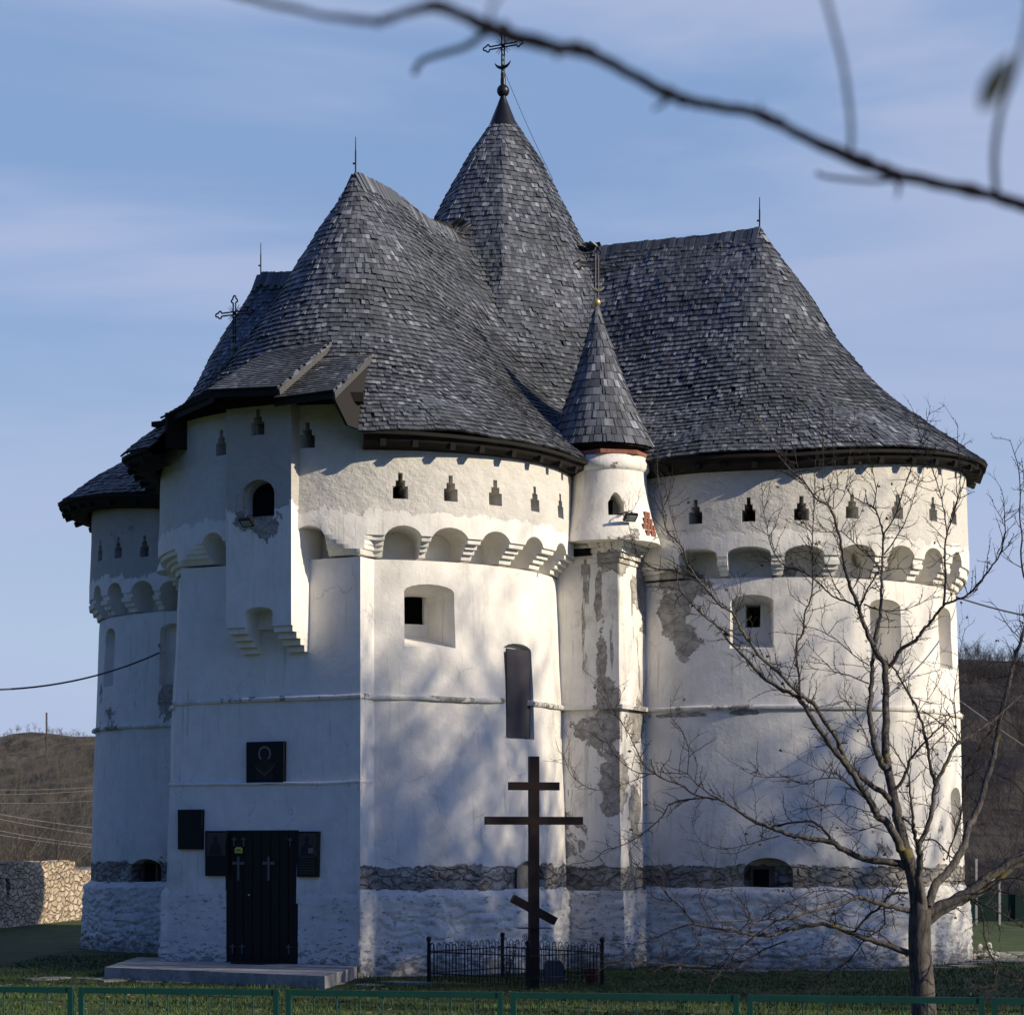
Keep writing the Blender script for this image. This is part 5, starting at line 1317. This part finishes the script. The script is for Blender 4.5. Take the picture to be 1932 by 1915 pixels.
def twig(p, d, L, r, depth):
    n = max(2, int(L/.05)); pts = [p]; dd = d.copy(); rr_ = [r]
    for k in range(n):
        dd = (dd+Vector((random.uniform(-1, 1), random.uniform(-1, 1), random.uniform(-.8, 1.0)))*.32).normalized(); pts.append(pts[-1]+dd*L/n); rr_.append(r*(1-.55*(k+1)/n))
        if depth and random.random() < .40:
            sd = (dd+Vector((random.uniform(-1, 1), random.uniform(-1, 1), random.uniform(-.6, 1)))*.9).normalized(); twig(pts[-1], sd, L*random.uniform(.18, .5), rr_[-1]*.75, depth-1)
        elif random.random() < .5:
            b = pts[-1]; sd = (dd+Vector((random.uniform(-1, 1), random.uniform(-1, 1), random.uniform(-1, 1)))*.9).normalized(); TWW.tube([b, b+sd*.028], [rr_[-1]*.9, rr_[-1]*1.3], 4)
    TWW.tube(pts, rr_, 4)
    TWW.tube([pts[-1], pts[-1]+dd*.014], [rr_[-1]*1.6, rr_[-1]*.6], 4)
    if random.random() < .018:
        for _ in range(3):
            c_ = pts[-1]-Z*.03; e1_ = Vector((random.uniform(-1, 1), random.uniform(-1, 1), -1)).normalized()*.045; e2_ = e1_.orthogonal().normalized()*.02; leaves.add([c_, c_+e1_*.5+e2_, c_+e1_, c_+e1_*.5-e2_], [(0, 1, 2, 3)])
for C_, R2 in paths[2:]:
    acc = 0; nxt = random.uniform(.05, .2)
    for k in range(1, len(C_)):
        seg = (C_[k]-C_[k-1]).length; acc += seg
        while acc > nxt:
            r = R2[k]
            if r < .05:
                d = (C_[k]-C_[k-1]).normalized(); sd = (d*.55+Vector((random.uniform(-1, 1), random.uniform(-.8, .8), random.uniform(-.7, 1.1)))*.9).normalized()
                twig(C_[k], sd, random.uniform(.08, .50)*(1 if r < .03 else .8), min(.0068, r*.6+.0020), 1 if random.random() > .15 else 2)
            nxt += random.uniform(.045, .11)
tree = empty('walnut_tree', P3(1741, 1915, YT)*1, 'bare walnut tree with spreading limbs before the right tower', 'tree'); tree.location.z = 0
TRW.build('trunk', M_bark, tree, smooth=60); TWW.build('branches', M_twig, tree, smooth=60); leaves.build('dried_leaves', M_leaf, tree)

# second tree, trunk beyond the right edge
random.seed(23)
TWW = MB(); tr = MB(); leaves = MB(); Yb = 29.5
def pp(l, key='B'):
    k = CR[key]; return [P3(k[0]+a/k[2], k[1]+b/k[2], Yb) for a, b in l]
tr.tube(catmull([P3(2060, 2000, Yb), P3(2050, 1700, Yb), P3(2030, 1400, Yb), P3(2000, 1200, Yb)], [.16, .13, .10, .06], 4)[0], [.16-.0077*i for i in range(13)], 10)
sec = [([(2200, 1900), (2080, 1600), (1930, 1420), (1890, 1200), (1900, 1060), (1880, 900), (1885, 700), (1870, 500), (1830, 360), (1800, 265)], 20, 4), ([(1930, 1000), (1915, 600), (1895, 430)], 9, 4), ([(1890, 1300), (1800, 1250), (1720, 1190)], 8, 4), ([(2150, 2100), (1980, 1960), (1880, 1870), (1800, 1790), (1740, 1700), (1690, 1620), (1630, 1575)], 12, 3),
       ([(2300, 2500), (2100, 2250), (1915, 2100), (1750, 2060), (1650, 2080)], 14, 4), ([(2250, 2900), (2050, 2700), (1915, 2660), (1800, 2560), (1600, 2440)], 14, 4), ([(2200, 3300), (1980, 3200), (1850, 3050), (1750, 2990)], 12, 4), ([(2100, 1300), (1960, 1100), (1930, 900), (1900, 820)], 8, 3)]
for l, w0_, w1_ in sec:
    P = pp(l); RR = [((w0_+(w1_-w0_)*i/(len(P)-1))/4.28)/2*Yb/F_PX for i in range(len(P))]; C_, R2 = catmull(P, RR, 4); TWW.tube(C_, R2, 5)
    acc = 0; nxt = .1
    for k in range(1, len(C_)):
        acc += (C_[k]-C_[k-1]).length
        while acc > nxt:
            d = (C_[k]-C_[k-1]).normalized(); sd = (d*.6+Vector((random.uniform(-1, 1), random.uniform(-.8, .8), random.uniform(-.5, 1.2)))*.8).normalized(); twig(C_[k], sd, random.uniform(.08, .40), .005, 1); nxt += random.uniform(.10, .22)
t2 = empty('bare_tree', (P3(2060, 1900, Yb).x, Yb, 0), 'bare twigs of a tree mostly beyond the right picture edge', 'tree')
tr.build('trunk', M_bark, t2, smooth=60); TWW.build('branches', M_twig, t2, smooth=60)
if leaves.f: leaves.build('dried_leaves', M_leaf, t2)

# generic bare tree for the tall ones out of frame and the brush on the slopes
def bare_tree(base, H, spread, seed, levels_=4, m=None, thick=.012, dens=1.0, sides=4):
    rnd = random.Random(seed); m = m or MB()
    def grow(p, d, L, r, lv):
        n = 5 if lv < 2 else 3; pts = [p]; rr_ = [r]; dd = d.copy()
        for k in range(n):
            dd = (dd+Vector((rnd.uniform(-1, 1), rnd.uniform(-1, 1), rnd.uniform(-.3, .7)))*.13).normalized(); pts.append(pts[-1]+dd*L/n); rr_.append(r*(1-.6*(k+1)/n))
        m.tube(pts, rr_, sides+2 if lv == 0 else sides, cap=False)
        if lv >= levels_: return
        nb = int((7 if lv == 0 else 5)*dens)
        for k in range(nb):
            t = rnd.uniform(.25 if lv == 0 else .2, 1.0); i = min(n-1, int(t*n)); q = pts[i].lerp(pts[i+1], t*n-i)
            az = rnd.uniform(0, 6.28); out = Vector((math.cos(az), math.sin(az), 0)); sd = (dd*.75+out*spread+Z*.15).normalized(); grow(q, sd, L*rnd.uniform(.38, .62), max(rr_[i]*.55, thick*.4), lv+1)
    grow(Vector(base), Vector((rnd.uniform(-.05, .05), rnd.uniform(-.05, .05), 1)).normalized(), H*.72, H*thick, 0)
    return m
# tall trees off to the right: they throw the soft dappled shade on the walls
lab = ['tall bare tree beyond the right edge, nearest to the camera', 'tall bare tree beyond the right edge, second in the row', 'tall bare tree beyond the right edge, third in the row', 'tall bare tree beyond the right edge, fourth in the row', 'tall bare tree beyond the right edge, fifth in the row', 'tall bare tree beyond the right edge, last in the row', 'smaller bare tree beyond the right edge, in front of the row', 'slender bare tree beyond the right edge, beside the smaller one']
SH = Vector((SDIR.x, SDIR.y, 0)).normalized()
spots = [(Vector((-2.6, 38.3, 0))+SH*30, 18.0), (Vector((-0.6, 39.0, 0))+SH*32, 19.0), (Vector((1.0, 41.0, 0))+SH*31, 15.5), (Vector((3.8, 40.6, 0))+SH*29, 15.0), (Vector((6.2, 41.3, 0))+SH*31, 15.0), (Vector((-4.8, 36.4, 0))+SH*30, 16), (Vector((-1.7, 38.6, 0))+SH*26, 14.5), (Vector((0.3, 39.2, 0))+SH*27, 14.0)]
for i, (p, H) in enumerate(spots):
    o = empty('tall_tree', p, lab[i], 'tree', 'tall bare trees out of frame at right')
    m = bare_tree(p, H, .62, 50+i, 4, thick=.022, dens=1.2); m.build('trunk', M_bark, o)
# low dense brush below them
m = MB()
for i in range(34):
    p = Vector((random.uniform(-6, 10), 40, 0)); q = Vector((p.x-.0, 37.5+random.uniform(0, 5), 0))+SH*random.uniform(27, 33); bare_tree(q, random.uniform(10.5, 13.0), .8, 300+i, 3, m, .014, 1.3)
tag(m.build('thicket', M_twig), 'bare thicket beyond the right edge', 'thicket', kind='stuff')

# brush on the left and right slopes: stuff
def slope_brush(x0f, x1f, y0, y1, n, mat, name, label, seed, hs_=(2.2, 5.0), th_=.010):
    random.seed(seed); m = MB()
    for i in range(n):
        y = y0+(y1-y0)*random.random()**.8; x = (random.uniform(x0f, x1f)-CX)*y/F_PX; bare_tree((x, y, terrain_h(x, y)-.1), random.uniform(*hs_), .75, seed+i, 2, m, th_, 1.4, 3)
    return tag(m.build(name, mat), label, 'brush', kind='stuff')
slope_brush(-120, 330, 100, 222, 760, M_brushfar, 'brush', 'grey brown bare brush covering the left hillside', 1000, (1.2, 3.0))
slope_brush(-120, 330, 236, 262, 320, M_brushfar, 'scrub', 'low scrub along the skyline of the left hill', 7000, (.4, 1.1), .014)
slope_brush(1740, 2080, 232, 262, 300, M_brushdk, 'scrub', 'uneven dark scrub along the skyline of the right hill', 8000, (.8, 2.6), .013)
slope_brush(1740, 2080, 78, 240, 640, M_brushdk, 'brush', 'dark bare brush covering the right hillside', 3000, (1.5, 3.8))
slope_brush(20, 200, 72, 100, 26, M_brushdk, 'brush', 'darker bushes behind the stone wall', 5000, (3, 6))
for i, (px, Yd, H, lb) in enumerate(((28, 92, 9.5, 'bare tree left in front of the hillside, near the picture edge'), (82, 98, 11, 'dark leaning bare tree in front of the left hillside'), (120, 104, 10, 'pale forked bare tree in front of the left hillside'), (150, 96, 8.5, 'bare tree just left of the shaded tower'))):
    x = (px-CX)*Yd/F_PX; o = empty('hillside_tree', (x, Yd, terrain_h(x, Yd)), lb, 'tree', 'bare trees before the left hillside'); m = bare_tree((x, Yd, terrain_h(x, Yd)-.2), H, .6, 77+i, 4, thick=.013); m.build('trunk', M_brushdk if i % 2 else M_brushfar, o)
x = (1845-CX)*232/F_PX; o = empty('skyline_bush', (x, 232, terrain_h(x, 232)), 'round bare bush on the skyline of the right hill', 'bush'); m = MB()
for k in range(9): bare_tree((x+random.uniform(-1.5, 1.5), 232, terrain_h(x, 232)-.5), random.uniform(3, 4.2), 1.0, 900+k, 3, m, .010, 1.2, 3)
m.build('crown', M_brushdk, o)

# ------------------------------------------------------------------ out-of-focus branch close to the camera
random.seed(5)
YN = 2.15
nb_ = empty('near_branch', P3(1940, 395, YN), 'out of focus bare branch crossing the sky close to the camera', 'branch')
def npx(l, y0=YN, y1=YN): return [P3(a, b, y0+(y1-y0)*i/(len(l)-1)) for i, (a, b) in enumerate(l)]
l = [(400, -22), (475, -2), (600, 28), (700, 42), (740, 35), (800, 14), (840, 16), (890, 38), (950, 65), (1050, 90), (1100, 97), (1180, 135), (1260, 178), (1330, 198), (1430, 215), (1500, 250), (1590, 292), (1690, 330), (1760, 345), (1880, 372), (1960, 400), (2060, 440)]
wd2 = [11, 12, 12, 14, 17, 20, 22, 26, 34, 27, 27, 23, 24, 23, 27, 24, 31, 29, 26, 27, 32, 34]
m = MB(); C_, R2 = catmull(npx(l, 2.0, 2.6), [w_/2*0.92*2.2/F_PX for w_ in wd2], 5)
for k in range(2, len(C_)-1): C_[k] = C_[k]+Vector((random.uniform(-1, 1), 0, random.uniform(-1, 1)))*.0010; R2[k] *= random.uniform(.88, 1.12)*(1.25 if k % 11 == 5 else 1)
m.tube(C_, R2, 10)
for k in range(7, len(C_), 11): m.sphere(C_[k]+Vector((0, 0, random.choice((-1, 1))*R2[k]*.7)), R2[k]*.75, 6); m.build('stem', M_near, nb_, smooth=60)
for l, wa_, wb_, ya, yb in (([(915, 62), (880, 88), (830, 103), (795, 116), (783, 136)], 14, 11, 2.3, 2.6), ([(1262, 180), (1250, 196), (1235, 206)], 13, 6, 2.3, 2.4), ([(1605, 290), (1605, 230), (1592, 130), (1570, 40), (1555, -15)], 9, 8, 2.4, 1.9), ([(1700, 335), (1660, 342), (1610, 340), (1560, 334), (1543, 328)], 9, 8, 2.5, 2.9), ([(1692, 340), (1696, 358), (1690, 376)], 13, 2, 2.5, 2.6),
                             ([(1880, 368), (1876, 300), (1886, 220), (1905, 160), (1935, 70), (1950, -10)], 12, 7, 2.45, 1.45), ([(1432, 214), (1434, 196)], 10, 4, 2.3, 2.3), ([(935, 62), (925, 25), (940, -8)], 8, 6, 2.1, 1.7), ([(1046, 94), (1052, 106)], 16, 9, 2.2, 2.2)):
    m = MB(); P = npx(l, ya, yb); C_, R2 = catmull(P, [(wa_+(wb_-wa_)*i/(len(P)-1))/2*ya/F_PX for i in range(len(P))], 5); m.tube(C_, R2, 8); m.sphere(C_[-1], R2[-1]*1.3, 6); m.build('side_twig', M_near, nb_, smooth=60)
m = MB(); c_ = P3(1880, 156, 1.55); s = 1.35*1.55/F_PX
ang_ = R_(62); d0 = Vector((math.cos(ang_), 0, math.sin(ang_))); d1 = Vector((-math.sin(ang_), 0, math.cos(ang_)))
pr = [(-46, 0), (-30, 11), (-5, 17), (20, 13), (46, 0), (20, -11), (-5, -15), (-30, -10)]
m.prism([(a*s, b*s) for a, b in pr], lambda p: c_+d0*p[0]+d1*p[1]+Vector((0, -.0008+abs(p[1])*.3, 0)), lambda p: c_+d0*p[0]+d1*p[1]+Vector((0, .0008+abs(p[1])*.3, 0))); m.build('leaf', M_leafg, nb_, fix=True)
